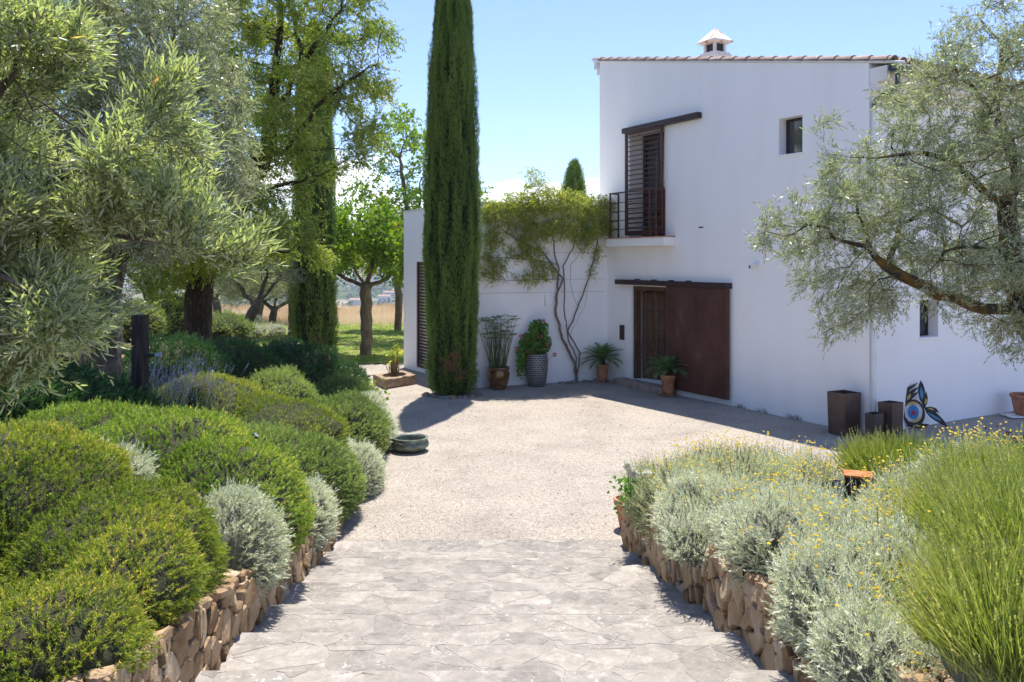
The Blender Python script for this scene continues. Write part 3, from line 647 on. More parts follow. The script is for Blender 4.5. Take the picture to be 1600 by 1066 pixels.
# ------------------------------------------------------------------ steps
def xl(y): return -1.93 + .058 * (9 - y)
def xr(y): return 1.20 + .058 * (9 - y)
RISE, TREAD = .15, .78
steps = empty('stone_steps', (-.3, 8.8, 0), 'wide grey flagstone steps leading down to the gravel between rubble walls', 'steps')
rs = random.Random(5)
for k in range(0, 11):
    z = RISE * k if k else .016; y1 = 8.3 - TREAD * (k - 1) if k else 9.04; y0 = (8.3 - TREAD * k) if k < 10 else -4.0
    if k == 0: y0 = 8.3
    g = Geo(); zb = z - (.3 if k else .1)
    top = z - .0035
    # block with an uneven joint surface
    Vb = [(xl(y1) - .05, y1, zb), (xr(y1) + .05, y1, zb), (xr(y0) + .05, y0 - .02, zb), (xl(y0) - .05, y0 - .02, zb)]
    Vt = [(a, b, top) for a, b, c_ in Vb]
    g.add(Vb + Vt, [[3, 2, 1, 0][::-1], [4, 5, 6, 7][::-1], [0, 4, 5, 1][::-1], [1, 5, 6, 2][::-1], [2, 6, 7, 3][::-1], [3, 7, 4, 0][::-1]], 1)
    y0c = max(y0, 1.5) if k == 10 else y0
    W_ = xr((y0 + y1) / 2) - xl((y0 + y1) / 2)
    def mapf(s, t, h, y0=y0, z=z): 
        return (xl(t) + s, t, z + h - .004)
    nos = .17 if k else 0
    polys = cells(0, W_, y0 if k < 10 else -2.0, y1 - nos, .34, .21, 40 + k, 1.0) + (cells(0, W_, y1 - nos, y1, .38, .17, 140 + k, .55) if k else [])
    for poly in polys:
        lay(g, poly, mapf, .0012 + .003 * rs.random() ** 2, .0022 + .0008 * rs.random(), rs, 0, rs.random(), bevel=.03, chip=.012, tilt=.001)
    # riser stones
    if k:
        def mapr(s, t, h, y1=y1): return (xl(y1) + s, y1 + h + .004, t)
        for poly in cells(0, W_, z - RISE, z - .004, .3, .15, 90 + k, .5):
            lay(g, [(p[0], p[1]) for p in poly][::-1], mapr, .005, .006, rs, 0, rs.random(), bevel=.15, chip=.003)
    g.build('step', [M['flag'], M['flagjoint']], steps)

# ------------------------------------------------------------------ rubble walls
def rubble_wall(name, label, path, zb, zt, thick, side, seed, sx=.115, sy=.19):
    """path: list of (x,y); stones on the face to the 'side' (+1 = right of travel)"""
    path = np.asarray(path, float); seg = np.linalg.norm(np.diff(path, axis=0), axis=1); S = np.concatenate([[0], np.cumsum(seg)])
    def at(s):
        x = np.interp(s, S, path[:, 0]); y = np.interp(s, S, path[:, 1]); e = .05
        dx = np.interp(s + e, S, path[:, 0]) - np.interp(s - e, S, path[:, 0]); dy = np.interp(s + e, S, path[:, 1]) - np.interp(s - e, S, path[:, 1])
        L = math.hypot(dx, dy) or 1; return x, y, dy / L * side, -dx / L * side
    g = Geo(); rs = random.Random(seed)
    ns = int(S[-1] / .25) + 1; ss = np.linspace(0, S[-1], ns)
    ring = []
    for s in ss:
        x, y, nx, ny = at(s); b, t = zb(x, y), zt(x, y)
        ring += [(x - nx * .03, y - ny * .03, b), (x - nx * .03, y - ny * .03, t - .03), (x - nx * thick, y - ny * thick, t - .03), (x - nx * thick, y - ny * thick, b)]
    Fq = []
    for i in range(ns - 1):
        for a in range(4):
            q = [i * 4 + a, i * 4 + (a + 1) % 4, (i + 1) * 4 + (a + 1) % 4, (i + 1) * 4 + a]; Fq.append(q if side < 0 else q[::-1])
    g.add(ring, Fq, 1); g.poly([ring[q] for q in (0, 1, 2, 3)], 1); g.poly([ring[-4 + q] for q in (3, 2, 1, 0)], 1)
    zmin = min(zb(*at(s)[:2]) for s in ss); zmax = max(zt(*at(s)[:2]) for s in ss)
    def mapf(s, t, h):
        x, y, nx, ny = at(min(max(s, 0), S[-1])); return (x + nx * (h - .03), y + ny * (h - .03), t)
    for poly in cells(0, S[-1], zmin, zmax, sx, sy, seed, 1.0):
        cx = sum(p[0] for p in poly) / len(poly); cy = sum(p[1] for p in poly) / len(poly); x, y, _, _ = at(cx); b, t = zb(x, y), zt(x, y)
        if cy < b - .1 or cy > t - .03: continue
        poly = [(p[0], min(p[1], zt(*at(p[0])[:2]) + .01)) for p in poly]
        pl = poly if side > 0 else poly[::-1]
        lay(g, pl, mapf, .004 + .005 * rs.random() ** 2, .016 + .022 * rs.random(), rs, 0, rs.random(), bevel=.3, chip=.018, tilt=.13, dome_=.04)
    # cap stones
    def mapc(s, t, h):
        x, y, nx, ny = at(min(max(s, 0), S[-1])); return (x - nx * t, y - ny * t, zt(x, y) - .03 + h)
    for poly in cells(0, S[-1], 0, thick, .22, .2, seed + 1, .9):
        lay(g, poly if side < 0 else poly[::-1], mapc, .01, .02 + .03 * rs.random(), rs, 0, rs.random(), bevel=.6, chip=.012, tilt=.06)
    o = g.build(name, [M['rubble'], M['joint']]); tag(o, label, 'wall', 'rubble retaining walls beside the steps'); return o
ys = np.linspace(-4, 12, 33); pl = [(float(xl(y)) if y < 12 else float(xw(y)), float(y)) for y in ys] + [(float(xw(y)), float(y)) for y in (13, 14, 15, 16, 17, 18, 19)]
rubble_wall('rubble_wall', 'ochre rubble retaining wall left of the steps under the green mounds', pl, lambda x, y: float(np.interp(y, [1.3, 9], [1.3, -.06])), lambda x, y: float(zw(y)) + .02, .32, 1, 21)
ztr = lambda y: float(np.interp(y, [-6, 1.0, 8.95], [1.80, 1.80, .56]))
pr = [(float(xr(y)), float(y)) for y in np.linspace(-4, 8.95, 30)] + [(1.55, 9.0), (2.5, 9.02), (4, 9.05), (7.5, 9.1)]
rubble_wall('rubble_wall', 'ochre rubble retaining wall right of the steps under silvery shrubs', pr, lambda x, y: float(np.interp(y, [1.3, 9], [1.3, -.06])), lambda x, y: ztr(y) + (.0), .32, -1, 33)
g = Geo()
def fn(u, v):
    y = v; x = xr(y) + .1 + u * (7.6 - xr(y)); z = np.interp(y, [-6, 1.0, 8.95], [1.80, 1.80, .56]) - .04 + .03 * noise(np.stack([x * 2, y * 2, x * 0], -1), 3) + .10 * np.minimum(1, u * 3)
    return np.stack([x, y, z], -1)
grid_sheet(g, fn, np.linspace(0, 1, 40), np.linspace(-4, 8.8, 60)); tag(g.build('soil', M['soil']), kind='structure')

# ------------------------------------------------------------------ the house
A = np.array([2.30, 21.5]); Bc = np.array([6.33, 14.53]); LEN = float(np.linalg.norm(Bc - A)); U2 = (Bc - A) / LEN; W2 = np.array([-U2[1], U2[0]])
W2 = np.array([.8658, .5006]); C1 = np.array([-.90, 19.84]); Dd = np.array([2.45, 21.2]); ANL = 4.46; C0 = C1 - U2 * ANL
def hw(t, z, q=0.0):     # main wall: t metres from the far corner, q metres behind the face
    p = A + U2 * t + W2 * q; return np.array([p[0], p[1], z])
def rw(v, z, q=0.0):     # right hand facade from the near corner
    p = Bc + W2 * v - U2 * q; return np.array([p[0], p[1], z])
def aw(l, z, q=0.0):     # annex end face, l from the near corner backwards
    p = C1 - U2 * l + W2 * q; return np.array([p[0], p[1], z])
FD = (Dd - C1); FL = float(np.linalg.norm(FD)); FD = FD / FL; FN = np.array([-FD[1], FD[0]])
def fw(s, z, q=0.0):     # annex front wall from its left corner
    p = C1 + FD * s + FN * q; return np.array([p[0], p[1], z])
def tpx(px): r = (px - 800) / F; return (A[1] * r - A[0]) / (U2[0] - U2[1] * r)
def spx(px): r = (px - 800) / F; return (C1[1] * r - C1[0]) / (FD[0] - FD[1] * r)
def vpx(px): r = (px - 800) / F; return (Bc[1] * r - Bc[0]) / (W2[0] - W2[1] * r)
ZA, ZB = 8.30, 6.60
def ztop(t): return ZA + (ZB - ZA) * t / LEN
def wall_panel(g, f, L, zt, openings, mat=0, z0=-.3, cuts=()):
    """f(t,z,q); openings (t0,t1,z0,z1,depth)"""
    ts = sorted(set([0.0, L] + [o[0] for o in openings] + [o[1] for o in openings] + list(cuts))); zs = sorted(set([z0] + [o[2] for o in openings] + [o[3] for o in openings]))
    for i in range(len(ts) - 1):
        a, b = ts[i], ts[i + 1]; col = zs + [None]
        for j in range(len(col) - 1):
            lo, hi = col[j], col[j + 1]; m = (lo + (hi if hi is not None else lo + .1)) / 2
            if hi is not None and any(o[0] <= (a + b) / 2 <= o[1] and o[2] <= m <= o[3] for o in openings): continue
            g.poly([f(a, lo), f(b, lo), f(b, hi if hi is not None else zt(b)), f(a, hi if hi is not None else zt(a))], mat)
    for (a, b, lo, hi, dp) in openings:
        g.poly([f(a, lo), f(a, hi), f(a, hi, dp), f(a, lo, dp)], mat); g.poly([f(b, hi), f(b, lo), f(b, lo, dp), f(b, hi, dp)], mat)
        g.poly([f(a, hi), f(b, hi), f(b, hi, dp), f(a, hi, dp)], mat); g.poly([f(b, lo), f(a, lo), f(a, lo, dp), f(b, lo, dp)], mat)
house = empty('house', (*hw(LEN / 2, 0, 4)[:2], 0), 'white stucco two storey house with lower wing, tiled roof edge and steel sliding shutters', 'house')
g = Geo()
DO = (tpx(986.7), 3.55, .17, 2.47, .45); BO = (tpx(984), tpx(1038), 3.66, 6.22, .42)
UW = (tpx(1217), tpx(1217) + .58, 5.19, 5.91, .30)
wall_panel(g, hw, LEN, ztop, [DO, BO, UW])
R1 = (vpx(1437), vpx(1466), 1.66, 2.36, .30); R2 = (vpx(1528), vpx(1562), 5.45, 6.1, .30)
wall_panel(g, rw, 11, lambda v: ZB, [R1, R2])
far = lambda t, z, q=0: rw(11, z, 0) - np.array([*(U2 * t), 0])
g.poly([far(0, -.3), far(LEN, -.3), far(LEN, ZA), far(0, ZB)]); g.poly([hw(0, -.3, 11), hw(0, -.3), hw(0, ZA), hw(0, ZA, 11)])
g.build('wall', [M['stucco']], house)
# dark rooms behind the openings
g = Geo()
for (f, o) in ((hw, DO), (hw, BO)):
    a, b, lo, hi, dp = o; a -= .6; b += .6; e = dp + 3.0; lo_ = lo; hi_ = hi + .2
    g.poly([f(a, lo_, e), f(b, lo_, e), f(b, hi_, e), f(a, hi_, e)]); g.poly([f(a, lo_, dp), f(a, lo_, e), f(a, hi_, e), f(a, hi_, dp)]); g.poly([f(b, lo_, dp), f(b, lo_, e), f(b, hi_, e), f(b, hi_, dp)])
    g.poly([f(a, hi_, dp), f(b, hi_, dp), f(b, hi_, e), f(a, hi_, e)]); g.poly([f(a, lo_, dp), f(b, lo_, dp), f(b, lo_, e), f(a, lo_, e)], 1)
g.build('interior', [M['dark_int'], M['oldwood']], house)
# the lower wing
g = Geo(); ZW = 4.49
SH = (2.42, 3.54, .12, 3.06, .16)
wall_panel(g, lambda t, z, q=0: aw(ANL - t, z, q), ANL, lambda t: ZW, [(ANL - SH[1], ANL - SH[0], SH[2], SH[3], SH[4])])
wall_panel(g, fw, FL + .05, lambda t: ZW, [])
bk = aw(ANL, 0, 0); e1 = fw(FL + .05, 0, 0)
g.poly([aw(ANL, -.3), aw(ANL, ZW), hw(-ANL + .0, ZW, 0) + 0, hw(-ANL, -.3, 0)])
g.poly([aw(0, ZW - .0), fw(FL, ZW), hw(-3.5, ZW, .3), aw(ANL, ZW)])
g.build('wing_wall', [M['stucco']], house)
g = Geo()       # thin coping on the wing
for f, L_ in ((lambda t, z, q=0: aw(t, z, q), ANL), (fw, FL)):
    o = f(-.03, ZW + .002, -.03); box(g, o, f(L_, ZW, -.03) - f(-.03, ZW, -.03), f(0, ZW, .25) - f(0, ZW, -.03), (0, 0, .035))
g.build('coping', [M['cornice']], house)

# louvred shutters
def louvre(parent, name, f, a, b, lo, hi, q, step, mats, th=.03, rail=.055, slat_w=.045, tilt=.55, bevel=.006):
    g = Geo()
    def bx(t0, t1, z0, z1, q0, q1, m): o = f(t0, z0, q0); box(g, o, f(t1, z0, q0) - o, f(t0, z0, q1) - o, (0, 0, z1 - z0), m, .5, bevel)
    bx(a, a + rail, lo, hi, q, q + .05, 0); bx(b - rail, b, lo, hi, q, q + .05, 0); bx(a + rail, b - rail, hi - rail, hi, q, q + .05, 0); bx(a + rail, b - rail, lo, lo + rail * 1.4, q, q + .05, 0)
    fr = g.build(name, mats, parent); g = Geo(); z = lo + rail * 1.4 + step * .5
    while z < hi - rail - .02:
        o = f(a + rail, z, q + .004); x = f(b - rail, z, q + .004) - o; yv = f(a + rail, z, q + .004 + slat_w * .8) - o + np.array([0, 0, slat_w * tilt]); box(g, o, x, yv, (0, 0, th * .5), 1 if len(mats) > 1 else 0); z += step
    g.build('slat', mats, fr); return fr
louvre(house, 'louvred_shutter', lambda t, z, q=0: aw(SH[1] - t, z, q), 0, SH[1] - SH[0], SH[2], SH[3], .02, .088, [M['steel'], M['steel_dark']])
g = Geo(); g.poly([aw(SH[1], SH[2], .155), aw(SH[0], SH[2], .155), aw(SH[0], SH[3], .155), aw(SH[1], SH[3], .155)])
g.build('shutter_recess', M['cornice'], house)
ta, tb = tpx(981.5), tpx(1040)
up = louvre(house, 'louvred_shutter', hw, ta, tb, 3.72, 6.27, -.11, .118, [M['steel'], M['steel']], th=.05, rail=.075, slat_w=.05, tilt=.25)
def wbox(name, mat, t0, t1, z0, z1, q0, q1, parent=house, f=hw, bev=.006):
    g = Geo(); o = f(t0, z0, q0); box(g, o, f(t1, z0, q0) - o, f(t0, z0, q1) - o, (0, 0, z1 - z0), 0, .5, bev); return g.build(name, mat, parent)
wbox('shutter_rail', M['steel_dark'], tpx(978.5), tpx(1097), 6.26, 6.385, -.15, -.005)
# the glazed door behind it
g = Geo()
def wb(g, t0, t1, z0, z1, q0, q1, m=0, f=hw, bev=.004): o = f(t0, z0, q0); box(g, o, f(t1, z0, q0) - o, f(t0, z0, q1) - o, (0, 0, z1 - z0), m, .5, bev)
b0, b1 = BO[0], BO[1]; lo, hi = BO[2], BO[3]
wb(g, b0 + .02, b0 + .14, lo, hi, .40, .46); wb(g, b1 - .12, b1, lo, hi, .40, .46); wb(g, b0 + .14, b1 - .12, hi - .12, hi, .40, .46); wb(g, b0 + .14, b1 - .12, lo, lo + .14, .40, .46); wb(g, (b0 + b1) / 2 - .05, (b0 + b1) / 2 + .05, lo + .14, hi - .12, .40, .46)
fr = g.build('balcony_door', M['steel_dark'], house)
g = Geo(); g.poly([hw(b0 + .14, lo + .14, .43), hw(b1 - .12, lo + .14, .43), hw(b1 - .12, hi - .12, .43), hw(b0 + .14, hi - .12, .43)]); g.build('pane', M['glass'], fr)
# balcony
g = Geo(); o = hw(.71, 3.44, -.32); box(g, o, hw(2.94, 3.44, -.32) - o, hw(.71, 3.44, .0) - o, (0, 0, .205), 0, .5, .012)
bal = g.build('balcony', M['stucco'], house)
g = Geo(); o = hw(.69, 3.645, -.345); box(g, o, hw(2.96, 3.645, -.345) - o, hw(.69, 3.645, -.003) - o, (0, 0, .022), 0, .5, .004); g.build('tile_edge', M['terracotta'], bal)
g = Geo(); rl, rh = 1.0, 4.76; t0, t1 = .84, 2.60
for (tt, qq) in ((t0, -.28), (t1, -.28), (t0, -.03), (t1, -.03), (t1 - .22, -.28)):
    wb(g, tt - .018, tt + .018, 3.667, rh, qq - .018, qq + .018)
for zz in (3.86, 4.08, 4.30, 4.52):
    wb(g, t0 + .018, t1 - .24, zz, zz + .018, -.286, -.274); wb(g, t1 - .20, t1 - .018, zz, zz + .018, -.286, -.274)
    wb(g, t0 - .006, t0 + .006, zz, zz + .018, -.262, -.048); wb(g, t1 - .006, t1 + .006, zz, zz + .018, -.262, -.048)
wb(g, t0 - .03, t1 + .03, rh, rh + .03, -.31, -.25); wb(g, t0 - .03, t0 + .03, rh, rh + .03, -.25, -.02); wb(g, t1 - .03, t1 + .03, rh, rh + .03, -.25, -.02)
g.build('railing', M['steel'], bal)
# entrance: frame, plank door, steel sliding door, rail
a, b, lo, hi, dp = DO
g = Geo(); wb(g, a + .002, a + .10, lo, hi - .002, .06, .22); wb(g, b - .10, b - .002, lo, hi - .002, .06, .22); wb(g, a + .10, b - .10, hi - .11, hi - .002, .06, .22); g.build('door_frame', M['oldwood'], house)
g = Geo(); dA = hw(a + .12, lo + .02, .24); ang = math.radians(20); dv = np.array([*(U2 * math.cos(ang) + W2 * math.sin(ang)), 0]); dn = np.array([*(-U2 * math.sin(ang) + W2 * math.cos(ang)), 0])
for i in range(6):
    box(g, dA + dv * (i * .155), dv * .147, dn * .05, (0, 0, hi - lo - .16), 0, .5, .008)
pd = g.build('wooden_door', M['oldwood'], house)
for z in (.35, .95, 1.2, 1.65, 2.1):
    g = Geo(); box(g, dA + dv * .02 + np.array([0, 0, z - .008]) - dn * .008, dv * .88, dn * .006, (0, 0, .016))
    for i in range(12): box(g, dA + dv * (.04 + i * .077) + np.array([0, 0, z - .012]) - dn * .02, dv * .024, dn * .0125, (0, 0, .024), 0, .5, .004)
    g.build('iron_strap', M['black'], pd)
wbox('inner_cabinet', M['white'], 2.35, 2.75, .9, 1.35, 1.2, 1.5)
s0, s1 = tpx(1047), tpx(1143)
slide = wbox('sliding_door', M['steel'], s0, s1, .15, 2.50, -.13, -.075, bev=.008)
g = Geo()
wb(g, s1 - .07, s1 + .003, .145, 2.505, -.145, -.07); wb(g, s0, s1 - .07, .145, .20, -.138, -.07)
g.build('edge_frame', M['steel'], slide)
for (tt, zz) in ((s0 + .14, 2.25), (s1 - .28, 2.2), (s1 - .28, .35)):
    g = Geo(); tube(g, [hw(tt, zz, -.134), hw(tt, zz, -.129)], .028, 10); g.build('bolt_hole', M['black'], slide)
g = Geo(); pt = hw(s0 + .12, 1.18, -.135); n_ = 10; V = [hw(s0 + .10, 1.18 - .12, -.136)] + [hw(s0 + .10 + .06 * math.sin(q * math.pi / n_), 1.18 - .12 * math.cos(q * math.pi / n_), -.136) for q in range(1, n_)] + [hw(s0 + .10, 1.30, -.136)]
g.poly(V); g.build('handle', M['black'], slide)
wbox('door_rail', M['steel_dark'], tpx(968), tpx(1144.5), 2.50, 2.62, -.16, -.005)
for px in (997, 1023, 1050, 1077): g = Geo(); t_ = tpx(px); wb(g, t_, t_ + .1, 2.622, 2.645, -.12, -.02); g.build('rail_bracket', M['steel_dark'], house)
wbox('doorstep', M['step_stone'], tpx(975), s0 + .25, .0, .168, -.36, .30, bev=.015)
wbox('plinth', M['mortar'], s0 + .26, s1 + .05, .0, .12, -.03, -.001)
# small windows
for (f, o, q) in ((hw, UW, .2), (rw, R1, .2), (rw, R2, .2)):
    g = Geo(); a, b, lo, hi, dp = o; e = .05
    wb(g, a + .002, a + e, lo, hi, q, q + .05, f=f); wb(g, b - e, b - .002, lo, hi, q, q + .05, f=f); wb(g, a + e, b - e, hi - e, hi - .002, q, q + .05, f=f); wb(g, a + e, b - e, lo + .002, lo + e, q, q + .05, f=f)
    fr = g.build('window', M['steel_dark'], house)
    g = Geo(); g.poly([f(a + e, lo + e, q + .025), f(b - e, lo + e, q + .025), f(b - e, hi - e, q + .025), f(a + e, hi - e, q + .025)]); g.build('pane', M['glass'], fr)
    g = Geo(); wb(g, a - .03, b + .03, lo - .03, lo - .002, -.03, q, f=f); g.build('sill', M['stucco'], fr)
# roof
sl_ = np.array([*(U2), (ZB - ZA) / LEN]); sln = np.linalg.norm(sl_); SU = sl_ / sln; NU = np.cross(SU, np.array([*W2, 0])); NU = NU if NU[2] > 0 else -NU
g = Geo(); o = hw(-.30, ztop(-.30) + .002, -.015); Lr = (LEN + .30 + .45) * sln
box(g, o, SU * Lr, np.array([*(W2 * 11.3), 0]), NU * .035, 1)
roof = g.build('roof', [M['tile'], M['mortar']], house)
g = Geo(); rs = random.Random(3); nth = 7
for row in range(46):
    q = -.02 + row * .245; x = 0.0; 
    while x < Lr:
        Lt = .37; base = o + np.array([*(W2 * (q + .07)), 0]) + NU * (.038 + .008)
        th = np.linspace(0, math.pi, nth); r1, r2 = .088, .105
        V = []
        for (xx, r, lift) in ((x, r1, .0), (min(x + Lt + .04, Lr + .02), r2, .016)):
            for tt in th: V.append(base + SU * xx + np.array([*(W2 * (-math.cos(tt) * r)), 0]) + NU * (math.sin(tt) * r * .78 + lift))
        fc = [[i, i + 1, nth + i + 1, nth + i] for i in range(nth - 1)]
        tn = rs.random(); g.add(V, fc, 0, tn, True)
        V2 = V[nth:] + [v - NU * .018 for v in V[nth:]]; g.add(V2, [[i, i + 1, nth + i + 1, nth + i] for i in range(nth - 1)], 0, tn)
        x += Lt
g.build('roof_tile', [M['tile']], roof)
g = Geo()      # verge bedding, a scalloped white line of mortar
x = 0
while x < Lr - .1:
    box(g, o + SU * (x + .01) - np.array([*(W2 * .022), 0]) + NU * .004, SU * .35, np.array([*(W2 * .06), 0]), NU * (.038), 0, .5, .01); x += .37
g.build('verge_mortar', M['mortar'], roof)
g = Geo()      # stepped cornices at both ends
for (ta_, zz, pr_, hh_) in (('a', ZA, .13, .34), ('a', ZA, .26, .17)):
    pr_ = pr_; o_ = hw(-pr_, ZA + .02 - hh_ , -.0); box(g, o_ + np.array([*(W2 * .0), 0]), hw(0, 0, 0) - hw(-pr_, 0, 0), np.array([*(W2 * 11), 0]), (0, 0, hh_ - .0 + (.02 if hh_ < .2 else 0)), 0, .5, .008)
for (pr_, z0, z1) in ((.17, 6.08, 6.24), (.36, 6.24, 6.50)):
    o_ = rw(-.0, z0, -pr_); box(g, o_, rw(11, z0, -pr_) - o_, rw(0, z0, -.002) - o_, (0, 0, z1 - z0), 0, .5, .01)
g.build('cornice', M['cornice'], house)
g = Geo(); pts = [rw(v, 6.42, -.48) for v in (-.05, 11)]; tube(g, pts, .07, 10); gut = g.build('gutter', M['navy'], house)
g = Geo(); tube(g, [rw(.12, 6.36, -.48), rw(.12, 6.16, -.48), rw(.11, 6.10, -.44), rw(.07, 5.96, -.12), rw(.06, 5.90, -.065), rw(.06, 5.80, -.06)], .042, 10); g.build('elbow', M['navy'], gut)
g = Geo(); tube(g, [rw(.06, 5.8, -.06), rw(.06, .03, -.06)], .045, 12)
for z in (1.0, 2.9, 4.8): tube(g, [rw(.06, z, -.06), rw(.06, z + .04, -.06)], .053, 12)
g.build('downpipe', M['white'], house)
# chimney
t_ = tpx(1117); 
q = 1.9; 
for _ in range(6):   # slide along so that it stands at the right bearing
    p = hw(t_, 0, q); t_ += (.2477 * p[1] - p[0]) / (U2[0] - .2477 * U2[1])
cc = hw(t_, ztop(t_), q); zc = CH + (HZ - 90) / F * cc[1]; sc_ = cc[1] / F
g = Geo(); E1 = np.array([*U2, 0]); E2 = np.array([*W2, 0]); cb = np.array([cc[0], cc[1], 0])
def sq(g, hs, z0, z1, m=0, bev=.01): box(g, cb - E1 * hs - E2 * hs + np.array([0, 0, z0]), E1 * 2 * hs, E2 * 2 * hs, (0, 0, z1 - z0), m, .5, bev)
u = sc_
sq(g, 18 * u, zc - 1.0, zc + 1 * u); 
for hs, z0, z1 in ((18.5 * u, zc + 1 * u, zc + 3.5 * u), (17 * u, zc + 3.5 * u, zc + 6 * u)): sq(g, hs, z0, z1)
hp = 12.5 * u; pw = 4.2 * u
for sx in (-1, 1):
    for sy in (-1, 1):
        oo = cb + E1 * (sx * hp - (pw if sx > 0 else 0)) + E2 * (sy * hp - (pw if sy > 0 else 0)) + np.array([0, 0, zc + 6 * u]); box(g, oo, E1 * pw, E2 * pw, (0, 0, 14 * u), 0, .5, .006)
ch = g.build('chimney', M['cornice'], house)
g = Geo(); sq(g, 9 * u, zc + 6 * u, zc + 20 * u); g.build('flue', M['black'], ch)
g = Geo(); hs = 19.5 * u; z0 = zc + 20 * u
ring = lambda h_, z: [cb + E1 * a * h_ + E2 * b * h_ + np.array([0, 0, z]) for a, b in ((-1, -1), (1, -1), (1, 1), (-1, 1))]
V = ring(hs * .8, z0) + ring(hs, z0 + 2.2 * u) + ring(hs, z0 + 4.2 * u) + ring(1.5 * u, z0 + 25 * u); Fq = [[i + a, i + (a + 1) % 4, i + 4 + (a + 1) % 4, i + 4 + a] for i in (0, 4, 8) for a in range(4)] + [[3, 2, 1, 0], [12, 13, 14, 15]]
g.add(V, Fq, 0)
capm = solid('rust_stained_plaster', [(0, (.78, .76, .72)), (.62, (.74, .70, .64)), (.72, (.55, .28, .09)), (1, (.42, .17, .04))], scale=5, stretch=(1, 1, .6), rough=.85)
g.build('chimney_cap', capm, ch)
# small things on the walls
g = Geo(); wb(g, tpx(969.5), tpx(976), 1.10, 1.47, -.035, -.002)
tag(g.build('door_intercom', M['steel_dark']), 'narrow dark intercom panel on the white wall left of the entrance', 'intercom')
cp = hw(tpx(1184), 3.0, -.002); root = empty('security_camera', cp, 'small white dome camera on the wall right of the steel door', 'camera')
g = Geo(); tube(g, [hw(tpx(1184), 3.03, 0), hw(tpx(1184), 3.03, -.05)], .055, 14); g.build('mount', M['white'], root)
g = Geo(); tube(g, [hw(tpx(1184), 3.03, -.05), hw(tpx(1182), 3.0, -.09), hw(tpx(1180), 2.97, -.15)], [.05, .045, .038], 12); hd = g.build('camera_head', M['white'], root)
g = Geo(); tube(g, [hw(tpx(1180), 2.97, -.15), hw(tpx(1179.5), 2.965, -.165)], .034, 12); g.build('lens', M['black'], hd)
g = Geo(); t_ = tpx(1092); wb(g, t_, tpx(1099), 3.82, 3.85, -.012, -.001); g.build('wall_vent', M['steel_dark'], house)
s_ = spx(855); pt = fw(s_, 2.13, 0); root = empty('wall_lamp', pt, 'white wedge shaped wall lamp beside the climbing vine', 'lamp')
g = Geo(); V = [fw(s_ - .09, 1.98, -.003), fw(s_ + .09, 1.98, -.003), fw(s_ + .09, 1.98, -.12), fw(s_ - .09, 1.98, -.12), fw(s_ - .06, 2.34, -.003), fw(s_ + .06, 2.34, -.003), fw(s_ + .06, 2.34, -.02), fw(s_ - .06, 2.34, -.02)]
g.add(V, [[3, 2, 1, 0], [4, 5, 6, 7], [2, 3, 7, 6], [0, 1, 5, 4], [1, 2, 6, 5], [3, 0, 4, 7]]); g.build('lamp_shade', M['stucco'], root)

